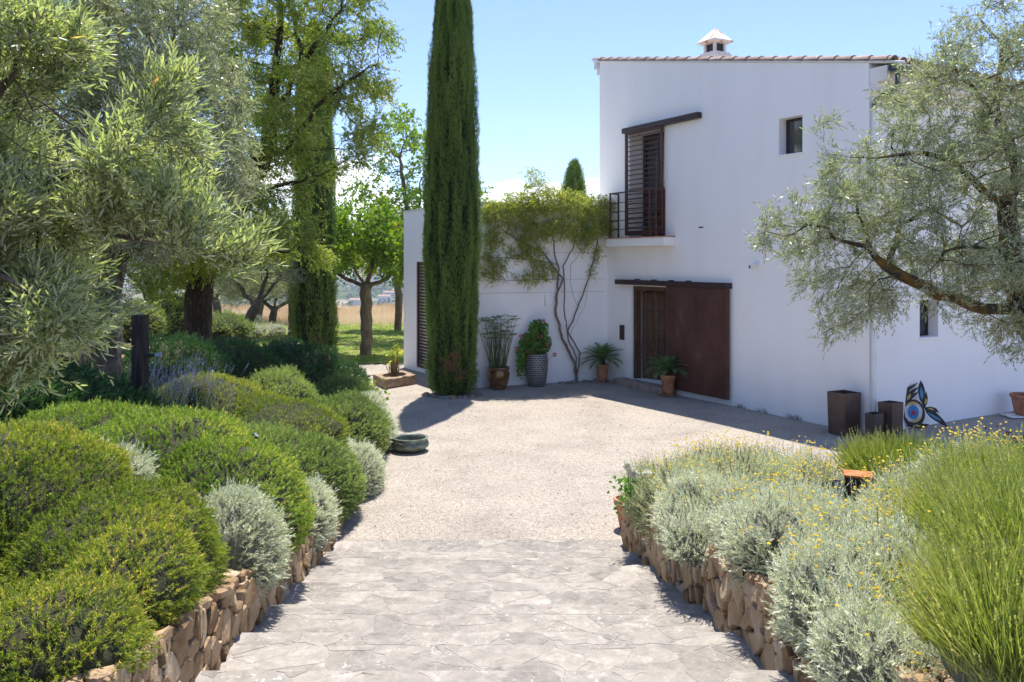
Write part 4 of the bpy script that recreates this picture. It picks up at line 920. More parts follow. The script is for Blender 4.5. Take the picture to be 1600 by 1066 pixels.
# ------------------------------------------------------------------ cypresses
def cypress(name, label, c, H, prof, n, seed, L=.13, W=.03, dead=None, group='tall cypress columns'):
    root = empty(name, c, label, 'tree', group); c = np.asarray(c, float); g = Geo()
    zs = RNG.random(n) ** .95; 
    if dead is not None or H > 10: zs = np.where(RNG.random(n) < .8, zs * min(1, 9.6 / H), zs)
    th = RNG.random(n) * 2 * math.pi; R = np.interp(zs, [p[0] for p in prof], [p[1] for p in prof])
    z = zs * H
    def bumpf(th, z):
        q = np.stack([np.cos(th) * 2.6, np.sin(th) * 2.6, z * .55], -1); q2 = np.stack([np.cos(th) * 6, np.sin(th) * 6, z * 1.5], -1)
        lowz = np.clip(1.6 - z, 0, 1); q3 = np.stack([np.cos(th) * 3, np.sin(th) * 3, z * 3], -1)
        return .09 * noise(q, seed) + .15 * noise(q2, seed + 1) + .07 * noise(np.stack([np.cos(th) * 11, np.sin(th) * 11, z * 4.5], -1), seed + 2) + .13 * lowz * noise(q3, seed + 4)
    rad = R * (1 + bumpf(th, z)) * (.90 + .13 * RNG.random(n)); groove = noise(np.stack([np.cos(th) * 6, np.sin(th) * 6, z * 1.5], -1), seed + 1)
    keep = groove + .3 * RNG.normal(size=n) > -.6
    pos = c + np.stack([np.cos(th) * rad, np.sin(th) * rad, z + .03], -1); out = np.stack([np.cos(th), np.sin(th), np.zeros(n)], -1)
    pos, out, groove, z = pos[keep], out[keep], groove[keep], z[keep]; m = len(pos)
    ax = nrm(np.array([0, 0, 1.0]) * (1.0 * np.clip(z / 1.2, .25, 1))[:, None] + out * .38 + rnd(m, .2))
    tn = np.clip(.5 + .5 * groove + .22 * RNG.normal(size=m) * 1, 0, .97); mt = np.zeros(m, int)  # tint follows the relief: shade of the grooves put into the leaf colour
    tn[RNG.random(m) < .006] = 1
    sprigs(g, pos, ax, L * (.6 + .8 * RNG.random(m)), 5, L * .42, W * .42, .5, 0, tn, tri=False, tvar=.15)
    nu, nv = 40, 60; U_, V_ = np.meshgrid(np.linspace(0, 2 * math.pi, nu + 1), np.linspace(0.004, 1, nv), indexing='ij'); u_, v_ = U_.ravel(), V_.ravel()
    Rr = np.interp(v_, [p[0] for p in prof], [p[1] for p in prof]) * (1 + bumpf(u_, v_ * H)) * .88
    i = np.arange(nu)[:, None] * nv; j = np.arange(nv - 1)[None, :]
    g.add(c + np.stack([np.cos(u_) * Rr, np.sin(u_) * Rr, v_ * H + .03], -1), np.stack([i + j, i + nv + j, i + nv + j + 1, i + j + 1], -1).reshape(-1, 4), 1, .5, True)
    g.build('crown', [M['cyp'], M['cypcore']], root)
    g = Geo(); tube(g, [c + (0, 0, -.05), c + (0, 0, 1.0)], [.16, .12], 8); g.build('trunk', M['bark_dark'], root)
    if dead is not None:
        g = Geo()
        for (dth, dz, rr_, k) in dead:
            ths = dth + RNG.normal(size=k) * rr_; zz = dz + RNG.normal(size=k) * rr_ * .55; Rq = np.interp(zz / H, [p[0] for p in prof], [p[1] for p in prof]) * (1.05 + .05 * RNG.random(k))
            pp = c + np.stack([np.cos(ths) * Rq, np.sin(ths) * Rq, zz], -1); oo = np.stack([np.cos(ths), np.sin(ths), np.full(k, .3)], -1)
            sprigs(g, pp, nrm(oo + rnd(k, .5)), .08, 5, .05, .018, .8, 0)
        g.build('dead_foliage', M['deadcyp'], root)
    return root
cyc = P(707, 616, 18.95); cyc[2] = 0
cypress('cypress', 'tall dark green cypress column standing on the gravel before the white wing', cyc, 11.8, [(0, .30), (.008, .44), (.035, .50), (.10, .53), (.27, .575), (.40, .565), (.53, .52), (.65, .465), (.77, .345), (.9, .24), (1, .02)], 95000, 3, L=.075, W=.024, dead=[(-1.6, .72, .13, 120), (-1.45, .95, .08, 60), (-1.2, .5, .1, 40)])
c2 = P(491, 566, 25.3); c2[2] = .0
cypress('cypress', 'shaded cypress column half hidden behind the robinia branches beside the lawn', c2, 10.5, [(0, .42), (.02, .58), (.10, .63), (.3, .64), (.6, .56), (.8, .45), (.93, .3), (1, .03)], 34000, 11, L=.11, W=.032, dead=[(-1.2, .6, .15, 50)])
c3 = np.array([(897 - 800) / F * 33, 33, 0]); 
cypress('cypress', 'distant cypress tip rising behind the flat roof of the wing', c3, CH + (HZ - 258) / F * 33, [(0, .5), (.2, .62), (.6, .55), (.85, .38), (.95, .2), (1, .02)], 9000, 19, L=.2, W=.05)
# stones round the foot of the near cypress
def rock_mesh(c, r, seed, flat=.6):
    g = Geo(); nu, nv = 9, 6; U_, V_ = np.meshgrid(np.linspace(0, 2 * math.pi, nu, endpoint=False), np.linspace(0.15, math.pi - .15, nv), indexing='ij')
    d = np.stack([np.sin(V_) * np.cos(U_), np.sin(V_) * np.sin(U_), np.cos(V_) * flat], -1).reshape(-1, 3); d = d * (1 + .3 * noise(d * 2 + seed, seed))[:, None] * r
    i = np.arange(nu)[:, None]; j = np.arange(nv - 1)[None, :]; g.add(c + d, np.stack([i * nv + j + 0 * i, ((i + 1) % nu) * nv + j, ((i + 1) % nu) * nv + j + 1, i * nv + j + 1], -1).reshape(-1, 4)[:, ::-1], 0)
    g.poly([(c + d)[k * nv] for k in range(nu)]); g.poly([(c + d)[k * nv + nv - 1] for k in range(nu)][::-1]); return g
for k in range(13):
    a = math.pi + .25 + k / 12 * (math.pi - .35); r = .06 + .04 * random.Random(k).random(); p = cyc + np.array([math.cos(a) * (.62 + .05 * math.sin(k * 3)), math.sin(a) * (.60 + .05 * math.cos(k * 5)), r * .3])
    o = rock_mesh(p, r, k).build('stone', M['rock' if k % 3 else 'stone_tan']); tag(o, 'small rough stone in the ring round the near cypress foot', 'stone', 'stones round the cypress foot')
for k in range(7):
    s_ = spx(872 + k * 9); r = .07 + .05 * random.Random(k + 40).random(); p = fw(s_, r * .3, -.22 - .05 * (k % 2))
    o = rock_mesh(p, r, k + 30).build('stone', M['rock']); tag(o, 'dark rough stone at the foot of the climbing vine', 'stone', 'stones at the vine foot')

# ------------------------------------------------------------------ trees
def leafy(root, pos, par, r, ch, total, Ls, k, L, W, mat, spread=.75, droop=.15, fold=False, up=.1, seed=0, name='crown', tvar=.35, gap=.0, tri=False, scat=.08, smax=7, wild=.6, bias=(0, 0, 0)):
    """total shoots of k leaves at the outer twigs"""
    idx = np.array([i for i in range(1, len(pos)) if wood.sub[i] <= smax]); wg = np.where(wood.sub[idx] <= 2, 2.0, 1.0)
    if gap: wg = wg * (noise(pos[idx] * 1.1, seed + 3) > -1 + 2 * gap)
    idx = RNG.choice(idx, total, p=wg / wg.sum())
    d = nrm(pos[idx] - pos[par[idx]]); f_ = RNG.random((len(idx), 1)); B = pos[idx] * f_ + pos[par[idx]] * (1 - f_) + rnd(len(idx), scat)
    nz = noise(B * 1.3, seed + 1); D = nrm(d * .7 + rnd(len(idx), wild) + np.array([0, 0, up]) + np.array(bias))
    g = Geo(); tn = np.clip(.48 + .3 * nz + .2 * RNG.normal(size=len(idx)), 0, .96); tn[RNG.random(len(idx)) < .012] = 1
    sprigs(g, B, D, Ls * (.6 + .8 * RNG.random(len(B))), k, L, W, spread, 0, tn, tri=tri, fold=fold, stem=1, droop=droop, stemw=.0018, tvar=tvar)
    return g.build(name, [M[mat], M['bark']], root), len(B) * k
# right olive
root = empty('olive_tree', (7.0, 10.2, 0), 'silvery olive tree leaning in from the right in front of the house', 'tree')
Z8 = lambda x, y, d: P(1160 + x / 1.777, y / 1.777, d)
trunk = [np.array([7.3, 10.4, -.1]), np.array([7.1, 10.3, .9]), np.array([6.7, 10.2, 1.9]), Z8(782, 855, 10.0)]
skel = [trunk + [Z8(700, 858, 9.9), Z8(640, 850, 9.8), Z8(600, 830, 9.7), Z8(540, 818, 9.6), Z8(440, 765, 9.6), Z8(400, 740, 9.6), Z8(350, 685, 9.7), Z8(250, 660, 9.7), Z8(235, 630, 9.6), Z8(180, 625, 9.5), Z8(140, 650, 9.4)],
        [Z8(350, 685, 9.7), Z8(345, 640, 9.8), Z8(320, 590, 9.9), Z8(315, 550, 9.9)],
        [Z8(400, 740, 9.6), Z8(430, 680, 9.9), Z8(440, 620, 10.1), Z8(520, 580, 10.3), Z8(560, 600, 10.3), Z8(610, 630, 10.3)],
        [Z8(345, 700, 9.7), Z8(330, 705, 9.5), Z8(300, 740, 9.3), Z8(260, 745, 9.2)],
        [Z8(440, 765, 9.6), Z8(380, 775, 9.3), Z8(355, 800, 9.2), Z8(350, 850, 9.1)],
        [Z8(782, 855, 10.0), Z8(755, 780, 10.0), Z8(745, 680, 10.1), Z8(735, 570, 10.1), Z8(765, 480, 10.2), Z8(735, 390, 10.1), Z8(700, 310, 10.0), Z8(640, 240, 9.9), Z8(590, 190, 9.8)],
        [Z8(735, 570, 10.1), Z8(690, 548, 10.0), Z8(620, 480, 9.9), Z8(560, 440, 9.8), Z8(500, 425, 9.7), Z8(430, 430, 9.6), Z8(370, 440, 9.6)],
        [Z8(745, 690, 10.1), Z8(700, 685, 9.8), Z8(640, 685, 9.6), Z8(560, 700, 9.4), Z8(522, 750, 9.3), Z8(525, 800, 9.2)],
        [Z8(700, 310, 10.0), Z8(710, 220, 10.1), Z8(720, 120, 10.2), Z8(650, 40, 10.2)],
        [Z8(610, 630, 10.3), Z8(680, 560, 10.2)]]
cb_ = [(1425, 125, 38, 34, .5), (1215, 348, 46, 40, .5), (1240, 380, 60, 40, .5), (1290, 215, 30, 45, .35), (1330, 275, 75, 60, .8), (1370, 330, 110, 75, 1.0), (1300, 330, 60, 60, .6), (1270, 440, 50, 30, .5), (1305, 500, 50, 55, .5), (1345, 480, 60, 45, .6), (1400, 430, 80, 50, .8), (1440, 200, 75, 90, .9), (1465, 120, 60, 60, .8), (1530, 95, 80, 85, .9), (1555, 250, 80, 110, 1.1), (1480, 300, 90, 80, 1.0), (1560, 400, 90, 70, 1.1), (1470, 410, 90, 60, .9), (1575, 525, 45, 55, .6), (1620, 330, 90, 200, 1.2), (1545, 10, 50, 30, .5), (1500, 480, 70, 25, .5), (1650, 120, 90, 120, 1.0)]
blobs = [blob_px(a, b, 9.75, c, d, e) for a, b, c, d, e in cb_]
pos, par = colonize(skel, crown_pts(blobs, 2600, 5, .1), step=.14, reach=.8, kill=.20, seed=4)
g = Geo(); r, ch_ = wood(g, pos, par, .0035, .15, mat=0); g.build('trunk', M['bark_orange'], root)
ob, nl = leafy(root, pos, par, r, ch_, 9800, .17, 10, .062, .0125, 'olive', droop=.2, seed=4, gap=.2, tvar=.6, scat=.05); print('right olive', len(pos), nl)

# near left olive (branches a few metres from the lens)
root = empty('olive_tree', (-3.6, 3.2, 1.6), 'large olive tree closest to the viewer filling the upper left edge', 'tree')
skel = [[np.array([-4.2, 3.2, 1.5]), np.array([-3.8, 3.2, 2.4]), P(-150, 400, 3.4), P(0, 330, 3.3), P(120, 345, 3.25), P(200, 372, 3.2), P(300, 392, 3.2), P(390, 410, 3.2)],
        [P(-150, 400, 3.4), P(-60, 200, 3.3), P(20, 120, 3.3), P(60, 40, 3.3)], [P(0, 330, 3.3), P(120, 270, 3.2), P(230, 210, 3.1), P(270, 130, 3.1)],
        [P(-150, 400, 3.4), P(0, 430, 3.0), P(80, 480, 2.9), P(130, 540, 2.9)], [P(80, 480, 2.9), P(60, 560, 2.8)], [P(120, 345, 3.25), P(200, 300, 3.4), P(280, 300, 3.5)]]
cb_ = [(50, 60, 80, 45, .4), (10, 140, 70, 70, .5), (100, 180, 85, 42, .45), (180, 215, 50, 34, .35), (80, 260, 100, 50, .45), (195, 280, 62, 32, .35), (262, 322, 48, 24, .3), (50, 340, 90, 45, .45), (305, 352, 34, 10, .2), (180, 335, 60, 22, .3), (40, 425, 75, 38, .4), (10, 510, 70, 45, .4), (95, 515, 40, 38, .3), (-10, 590, 60, 35, .4), (300, 240, 22, 24, .2), (-100, 300, 120, 250, .6)]
blobs = [blob_px(a, b, 3.2, c, d, e) for a, b, c, d, e in cb_]
pos, par = colonize(skel, crown_pts(blobs, 1500, 9, .1), step=.07, reach=.45, kill=.10, seed=8)
g = Geo(); r, ch_ = wood(g, pos, par, .0022, .12); g.build('trunk', M['bark'], root)
ob, nl = leafy(root, pos, par, r, ch_, 6600, .14, 9, .046, .0100, 'olive_near', spread=.8, droop=.02, wild=.5, bias=(.15, 0, .35), seed=6, fold=True, gap=.2, tvar=.85, scat=.03, up=.3); print('near olive', len(pos), nl)

# second olive, big grey crown behind
zz = float(hgt(-5.6, 11.0))
root = empty('olive_tree', (-5.6, 11.0, zz), 'big grey leaved olive tree behind the near one, left of the robinia', 'tree')
skel = [[np.array([-5.6, 11, zz - .1]), np.array([-5.5, 11, 2.2]), np.array([-5.3, 10.9, 3.0]), P(200, 200, 10.8), P(250, 80, 10.6)], [np.array([-5.3, 10.9, 3.0]), P(300, 260, 10.4), P(350, 200, 10.2)], [np.array([-5.5, 11, 2.2]), P(80, 260, 11), P(0, 120, 11)], [np.array([-5.3, 10.9, 3.0]), P(260, 350, 10), P(320, 355, 9.8)]]
cb_ = [(200, 80, 160, 110, 1.3), (80, 120, 140, 160, 1.3), (290, 150, 100, 110, 1.2), (340, 260, 75, 75, 1.0), (230, 270, 120, 90, 1.2), (300, 345, 65, 50, .9), (180, 370, 100, 50, 1.0), (60, 330, 120, 120, 1.2), (100, 470, 110, 60, 1.0), (250, 0, 120, 60, 1.2), (60, -20, 160, 100, 1.2)  , (-100, 200, 100, 200, 1.2)]
blobs = [blob_px(a, b, 10.4, c, d, e) for a, b, c, d, e in cb_]
pos, par = colonize(skel, crown_pts(blobs, 3600, 19, .25), step=.18, reach=1.0, kill=.24, seed=18)
g = Geo(); r, ch_ = wood(g, pos, par, .004, .2); g.build('trunk', M['bark'], root)
ob, nl = leafy(root, pos, par, r, ch_, 24000, .18, 10, .062, .0150, 'olive', droop=.15, seed=16, gap=.05, tvar=.6, scat=.09); print('second olive', len(pos), nl)

# robinia
zz = float(hgt(-6.75, 17.6))
root = empty('robinia_tree', (-6.75, 17.6, zz), 'tall robinia with furrowed dark trunk and feathery yellow green crown', 'tree')
b0_ = np.array([-6.75, 17.6, zz - .2])
skel = [[b0_, P(310, 470, 17.6), P(318, 420, 17.6), P(335, 380, 17.5), P(390, 300, 17.3), P(420, 220, 17.2), P(430, 130, 17.0), P(440, 20, 17.0)],
        [P(318, 420, 17.6), P(300, 380, 17.5), P(270, 330, 17.2), P(230, 250, 17)], [P(335, 380, 17.5), P(390, 385, 17.0), P(450, 395, 16.6), P(500, 350, 16.2)],
        [P(410, 250, 17.2), P(450, 235, 16.8), P(490, 170, 16.4), P(540, 130, 16.2), P(590, 100, 16.0)], [P(450, 235, 16.8), P(500, 235, 16.2), P(560, 230, 16.0)],
        [P(430, 130, 17.0), P(480, 90, 16.7), P(520, 30, 16.5)], [P(420, 190, 17.1), P(470, 95, 16.8), P(460, 30, 16.6)], [P(390, 300, 17.3), P(440, 290, 17), P(500, 275, 16.4), P(540, 250, 16.2)]]
cb_ = [(420, 40, 90, 60, 1.6), (500, 30, 90, 50, 1.5), (560, 60, 65, 55, 1.2), (600, 50, 25, 45, .7), (480, 120, 90, 60, 1.5), (560, 130, 60, 50, 1.2), (570, 200, 40, 45, .9), (480, 205, 60, 45, 1.2), (590, 120, 38, 34, .8), (588, 185, 28, 26, .6), (555, 250, 34, 28, .7), (420, 200, 80, 80, 1.6), (400, 295, 60, 50, 1.4), (530, 275, 30, 30, .7), (440, 345, 40, 30, 1.0), (400, 380, 70, 40, 1.4), (505, 405, 34, 20, .7), (340, 400, 80, 35, 1.3), (280, 380, 90, 70, 1.5), (380, 100, 60, 110, 1.4), (440, -60, 130, 60, 1.6), (560, -30, 60, 40, 1.0), (250, 430, 60, 40, 1.2)]
blobs = [blob_px(a, b, 16.8, c, d, e) for a, b, c, d, e in cb_]
pos, par = colonize(skel, crown_pts(blobs, 2600, 29, .1), step=.25, reach=1.4, kill=.36, seed=28)
g = Geo(); r, ch_ = wood(g, pos, par, .006, .23, sides=9); g.build('trunk', M['bark_dark'], root)
ob, nl = leafy(root, pos, par, r, ch_, 16500, .22, 12, .050, .028, 'robinia', droop=.12, seed=26, gap=.30, tvar=.6, scat=.10, spread=1.0); print('robinia', len(pos), nl)

# pollarded mulberries on the lawn
def mulberry(label, px, py, hpx, rpx, seed, mat='mulberry', tr=.15, arms=(( -1, .5), (1, .55), (.2, 1.0), (-.4, .9)), base=None):
    d = F * (CH - 0) / (py - HZ); c = P(px, py, d); c[2] = 0; u = d / F
    root = empty('mulberry_tree', c, label, 'tree', 'pollarded mulberries on the lawn')
    hh = hpx * u; cr_ = rpx * u; tip = c + np.array([0, 0, hh])
    skel = [[c - (0, 0, .1), c + np.array([.02, 0, hh * .5]), tip]]
    for i, (ax_, az_) in enumerate(arms):
        yo = [.5, -.5, .1, -.2, .6][i % 5]
        skel.append([tip, tip + np.array([ax_ * cr_ * .35, yo * cr_ * .3, az_ * cr_ * .22]), tip + np.array([ax_ * cr_ * .8, yo * cr_ * .6, az_ * cr_ * .75])])
    bl = [(tip + np.array([ax_ * cr_ * .75, [.5, -.5, .1, -.2, .6][i % 5] * cr_ * .5, az_ * cr_ * .8 + .1 * cr_]), np.array([.62, .62, .5]) * cr_) for i, (ax_, az_) in enumerate(arms)] + [(tip + np.array([0, 0, cr_ * .75]), np.array([.8, .7, .5]) * cr_)]
    pos, par = colonize(skel, crown_pts(bl, 520, seed, .1), step=.26, reach=1.6, kill=.4, seed=seed)
    g = Geo(); r, ch_ = wood(g, pos, par, .008, tr, sides=10)
    g.build('trunk', M['bark_smooth'], root)
    leafy(root, pos, par, r, ch_, 1700, .38, 7, .120, .090, mat, droop=.3, seed=seed, gap=.1, tvar=.6, scat=.14, spread=1.0)
mulberry('pollarded mulberry with smooth brown trunk in the middle of the lawn', 572, 555, 108, 95, 51, tr=.155)
mulberry('slim mulberry with yellowing leaves at the far lawn edge beside the wing', 622, 517, 86, 70, 52, mat='mulberry_y', tr=.13, arms=((-.8, .5), (.9, .6), (.1, 1), (.5, .3)))
mulberry('bright green mulberry partly hidden by the white wing', 655, 530, 110, 120, 53, tr=.16, arms=((-.9, .8), (.5, .9), (.0, 1.5), (-.3, 1.9)))
mulberry('mulberry with grey trunk just left of the shaded cypress', 457, 525, 92, 80, 54, tr=.15)

# small olives and bushes on the hillside
def small_olive(label, px, d, H, R, lean, seed, n=700, mat='olive', bark='bark'):
    x = (px - 800) / F * d; z = float(hgt(x, d)) if x < xw(d) else 0.0; c = np.array([x, d, z])
    root = empty('olive_tree', c, label, 'tree', 'smaller olive trees on the hillside')
    tip = c + np.array([lean, 0, H * .38])
    skel = [[c - (0, 0, .1), c + np.array([lean * .2, 0, H * .2]), tip, tip + np.array([lean * .6, .1, H * .22])], [tip, tip + np.array([-R * .5, .2, H * .2])], [tip, tip + np.array([R * .5, -.2, H * .2])]]
    bl = [(tip + np.array([ax_ * R * .5, ay_ * R * .4, H * (.3 + az_)]), np.array([.6 * R, .6 * R, H * .22])) for ax_, ay_, az_ in ((-1, .2, -.05), (1, -.3, 0), (0, .5, .1), (.2, -.6, .05), (-.4, -.2, .22), (.5, .3, .2))]
    pos, par = colonize(skel, crown_pts(bl, n, seed, .15), step=.22, reach=1.4, kill=.33, seed=seed)
    g = Geo(); r, ch_ = wood(g, pos, par, .006, .125, sides=7); g.build('trunk', M[bark], root)
    leafy(root, pos, par, r, ch_, 3800, .22, 8, .085, .022, mat, droop=.15, seed=seed, gap=.1, tvar=.6, scat=.13)
small_olive('olive with leaning dark trunk behind the silver mounds at the lawn corner', 372, 25, 4.2, 1.6, .55, 61)
small_olive('pale olive beyond the lawn just left of the shaded cypress', 425, 33, 3.0, 2.5, .1, 62, 800)
small_olive('olive with thin forked trunk between robinia and leaning olive', 342, 31, 3.8, 2.0, -.2, 63)
small_olive('shaded olive with crooked trunk left of the robinia trunk', 262, 21, 4.0, 1.7, -.5, 64, 800)
small_olive('dim olive behind the wooden post at the left edge of the garden', 150, 17, 4.2, 2.0, .2, 65, 900)
small_olive('pale far olive behind the leaning olive at the dry field edge', 405, 40, 2.8, 2.2, .1, 66, 600)

# climbing vine on the wing
pb = fw(spx(898), 0.0, -.10); root = empty('climbing_vine', pb, 'climbing vine with bare twisted stems and yellow green top on the wing wall', 'vine')
Z5 = lambda x, y, q=.10: (lambda px, py: (lambda s: fw(s, CH + (HZ - py) / F * fw(s, 0, 0)[1], -q))(spx(px)))(600 + x / 2.666, 240 + y / 2.666)
skel = [[pb, Z5(787, 870), Z5(735, 770), Z5(708, 660), Z5(715, 560), Z5(722, 480), Z5(700, 420, .15), Z5(690, 330, .2)],
        [pb + (.03, 0, .02), Z5(792, 850, .14), Z5(760, 780, .12), Z5(740, 650, .14), Z5(745, 560), Z5(738, 470), Z5(775, 400, .15), Z5(790, 320, .2)],
        [pb + (.05, 0, .02), Z5(806, 830, .16), Z5(775, 775, .14), Z5(758, 740), Z5(800, 640), Z5(845, 520), Z5(868, 430), Z5(878, 370, .15), Z5(860, 300, .2)],
        [Z5(780, 760), Z5(822, 640, .16), Z5(850, 500, .14), Z5(885, 400)], [Z5(712, 600), Z5(735, 520, .15), Z5(705, 480), Z5(660, 420, .15), Z5(600, 350, .2)],
        [Z5(800, 640), Z5(770, 560, .14), Z5(770, 470), Z5(820, 400, .15)], [Z5(722, 520), Z5(620, 525), Z5(520, 530), Z5(430, 520)], [Z5(718, 450), Z5(600, 440), Z5(500, 435), Z5(400, 430)], [Z5(660, 420, .15), Z5(540, 360, .2), Z5(450, 300, .25)]]
cb_ = [(460, 250, 75, 60, .30), (560, 215, 90, 60, .38), (660, 195, 90, 60, .40), (750, 210, 80, 60, .38), (850, 240, 75, 60, .34), (560, 320, 120, 50, .30), (700, 310, 90, 60, .30), (820, 330, 80, 50, .26), (450, 350, 50, 60, .2), (560, 410, 90, 30, .12), (450, 470, 60, 40, .1), (560, 520, 80, 25, .1), (900, 300, 50, 60, .2), (650, 480, 50, 30, .1), (920, 210, 30, 40, .15), (630, 130, 40, 45, .15), (600, 90, 12, 30, .06)]
blobs = []
for a, b, c, d, e in cb_:
    ce = Z5(a, b, .12 + e * .5); uu = ce[1] / F / 2.666; blobs.append((ce, np.array([c * uu, e, d * uu])))
at_ = crown_pts(blobs, 1700, 37, .1); q_ = (at_[:, :2] - C1) @ FN; ok = (q_ < -.03) | (at_[:, 2] > ZW + .06); at_ = at_[ok]
pos, par = colonize(skel, at_, step=.10, reach=.6, kill=.13, seed=38, jitter=.25)
g = Geo(); r, ch_ = wood(g, pos, par, .0032, .036, power=2.1); g.build('stem', M['vinewood'], root)
hmask = pos[:, 2]
ob, nl = leafy(root, pos, par, r, ch_, 5600, .16, 7, .050, .024, 'vine', droop=.5, seed=36, gap=.12, tvar=.5, scat=.06, spread=1.0, name='foliage'); print('vine', len(pos), nl)
g = Geo()
for z in (2.30, 2.62, 3.3): tube(g, [fw(.05, z, -.03), fw(FL - .05, z, -.03)], .0022, 5)
g.build('trellis_wire', M['steel_dark'], house)

# ------------------------------------------------------------------ pots by the wing wall
def gp(px, py): d = F * CH / (py - HZ); return np.array([(px - 800) / F * d, d, .0])
def pot(g, c, prof, mat=0, n=28, wall=.02, soil=1):
    """prof outside from bottom to rim; adds inner side and soil"""
    z1 = prof[-1][1]; inner = [(prof[-1][0] - wall, z1), (prof[-2][0] - wall, z1 - .06)]
    lathe(g, c, [(0.001, prof[0][1])] + prof + inner, n, mat); 
    lathe(g, c, [(prof[-2][0] - wall, z1 - .05), (0.001, z1 - .03)], n, soil)
# papyrus in glazed brown pot
c = gp(778.5, 609); root = empty('potted_papyrus', c, 'papyrus clump in a round glossy brown glazed pot', 'potted plant'); u = c[1] / F; c[2] = .012
g = Geo(); pot(g, c, [(11.5 * u, 0), (14 * u, 6 * u), (17.5 * u, 18 * u), (18 * u, 25 * u), (16.5 * u, 30 * u), (18 * u, 33 * u), (18.3 * u, 35 * u)]); g.build('pot', [M['brownglaze'], M['soil']], root)
g = Geo(); n = 75; a = RNG.random(n) * 6.28; rr_ = RNG.random(n) ** .6 * 13 * u; B = c + np.stack([np.cos(a) * rr_, np.sin(a) * rr_, np.full(n, 33 * u)], -1)
D = nrm(np.stack([np.cos(a) * rr_ * 1.1, np.sin(a) * rr_ * 1.1, np.full(n, .9)], -1) + rnd(n, .09)); Lh = (45 + 38 * RNG.random(n)) * u
for i in range(n):
    tip = B[i] + D[i] * Lh[i]; bend = np.array([D[i][0], D[i][1], 0]) * .12; tube(g, [B[i], B[i] + D[i] * Lh[i] * .5 - bend * .3, tip], [.006, .005, .003], 4, 0, RNG.random(), cap=False)
    k = 16; aa_ = RNG.random(k) * 6.28; dd = nrm(np.stack([np.cos(aa_), np.sin(aa_), .25 + .5 * RNG.random(k) - .35], -1)); blades(g, np.repeat(tip[None], k, 0), dd, .11 + .05 * RNG.random(k), .011, 0, None)
g.build('foliage', [M['papyrus']], root)
# geranium in mosaic pot
c = gp(838.5, 604); root = empty('potted_geranium', c, 'pink flowering geranium in a tall dark mosaic pot', 'potted plant'); u = c[1] / F; c[2] = .012
mos, t, out = newmat('dark_mosaic'); br = N(t, 'ShaderNodeTexBrick', Scale=1.0); br.inputs['Color1'].default_value = (.03, .032, .038, 1); br.inputs['Color2'].default_value = (.10, .085, .075, 1); br.inputs['Mortar'].default_value = (.36, .37, .37, 1); br.inputs['Brick Width'].default_value = .085; br.inputs['Row Height'].default_value = .052; br.inputs['Mortar Size'].default_value = .006; br.inputs['Bias'].default_value = -.2
tcn = t.nodes.new('ShaderNodeTexCoord'); sp_ = t.nodes.new('ShaderNodeSeparateXYZ'); t.links.new(tcn.outputs['Object'], sp_.inputs[0]); at2 = N(t, 'ShaderNodeMath', operation='ARCTAN2'); t.links.new(sp_.outputs[1], at2.inputs[0]); t.links.new(sp_.outputs[0], at2.inputs[1])
ml = N(t, 'ShaderNodeMath', operation='MULTIPLY'); ml.inputs[1].default_value = .26; t.links.new(at2.outputs[0], ml.inputs[0]); cb2 = t.nodes.new('ShaderNodeCombineXYZ'); t.links.new(ml.outputs[0], cb2.inputs[0]); t.links.new(sp_.outputs[2], cb2.inputs[1]); t.links.new(cb2.outputs[0], br.inputs['Vector'])
bs = N(t, 'ShaderNodeBsdfPrincipled', Roughness=.35); t.links.new(br.outputs[0], bs.inputs['Base Color']); t.links.new(bs.outputs[0], out.inputs[0])
g = Geo(); pot(g, np.zeros(3), [(13 * u, 0), (15 * u, 8 * u), (17.5 * u, 25 * u), (18 * u, 38 * u), (17.3 * u, 48 * u), (16.8 * u, 52 * u)]); po = g.build('pot', [mos, M['soil']], root, loc=(0, 0, .012))
g = Geo(); bl = [(c + np.array([-2 * u, 0, 66 * u]), np.array([24 * u, 19 * u, 18 * u])), (c + np.array([3 * u, 0, 88 * u]), np.array([15 * u, 14 * u, 15 * u])), (c + np.array([-20 * u, -6 * u, 48 * u]), np.array([12 * u, 10 * u, 16 * u])), (c + np.array([-24 * u, -8 * u, 28 * u]), np.array([6 * u, 6 * u, 18 * u]))]
pt_ = crown_pts(bl, 1500, 4, .3)
for _ in range(1):
    n = len(pt_); D = nrm(nrm(pt_ - (c + np.array([0, 0, 60 * u]))) + rnd(n, .5)); blades(g, pt_, D, .06 + .03 * RNG.random(n), .06 + .03 * RNG.random(n), 0, None)
for i in range(14): tube(g, [c + np.array([0, 0, 48 * u]), pt_[i * 37] ], .004, 4, 0, .3, cap=False)
tube(g, [c + np.array([0, 0, 60 * u]), c + np.array([-17 * u, -6 * u, 50 * u]), c + np.array([-25 * u, -9 * u, 20 * u])], .006, 5, 0, .3)
g.build('foliage', [M['geran']], root)
for (dx, dz) in ((-14, 55), (5, 78), (15, 66), (-31, 60), (27, 50), (-24, 79), (9, 103)):
    g = Geo(); cc_ = c + np.array([dx * u, -12 * u, dz * u]); n = 26; D = nrm(rnd(n)); blades(g, cc_ + D * .022, D, .045, .042, 0, None); tube(g, [cc_, c + np.array([dx * u * .3, -4 * u, (dz - 18) * u])], .003, 4, 1, .4, cap=False)
    g.build('flower', [M['pink'], M['geran']], root)
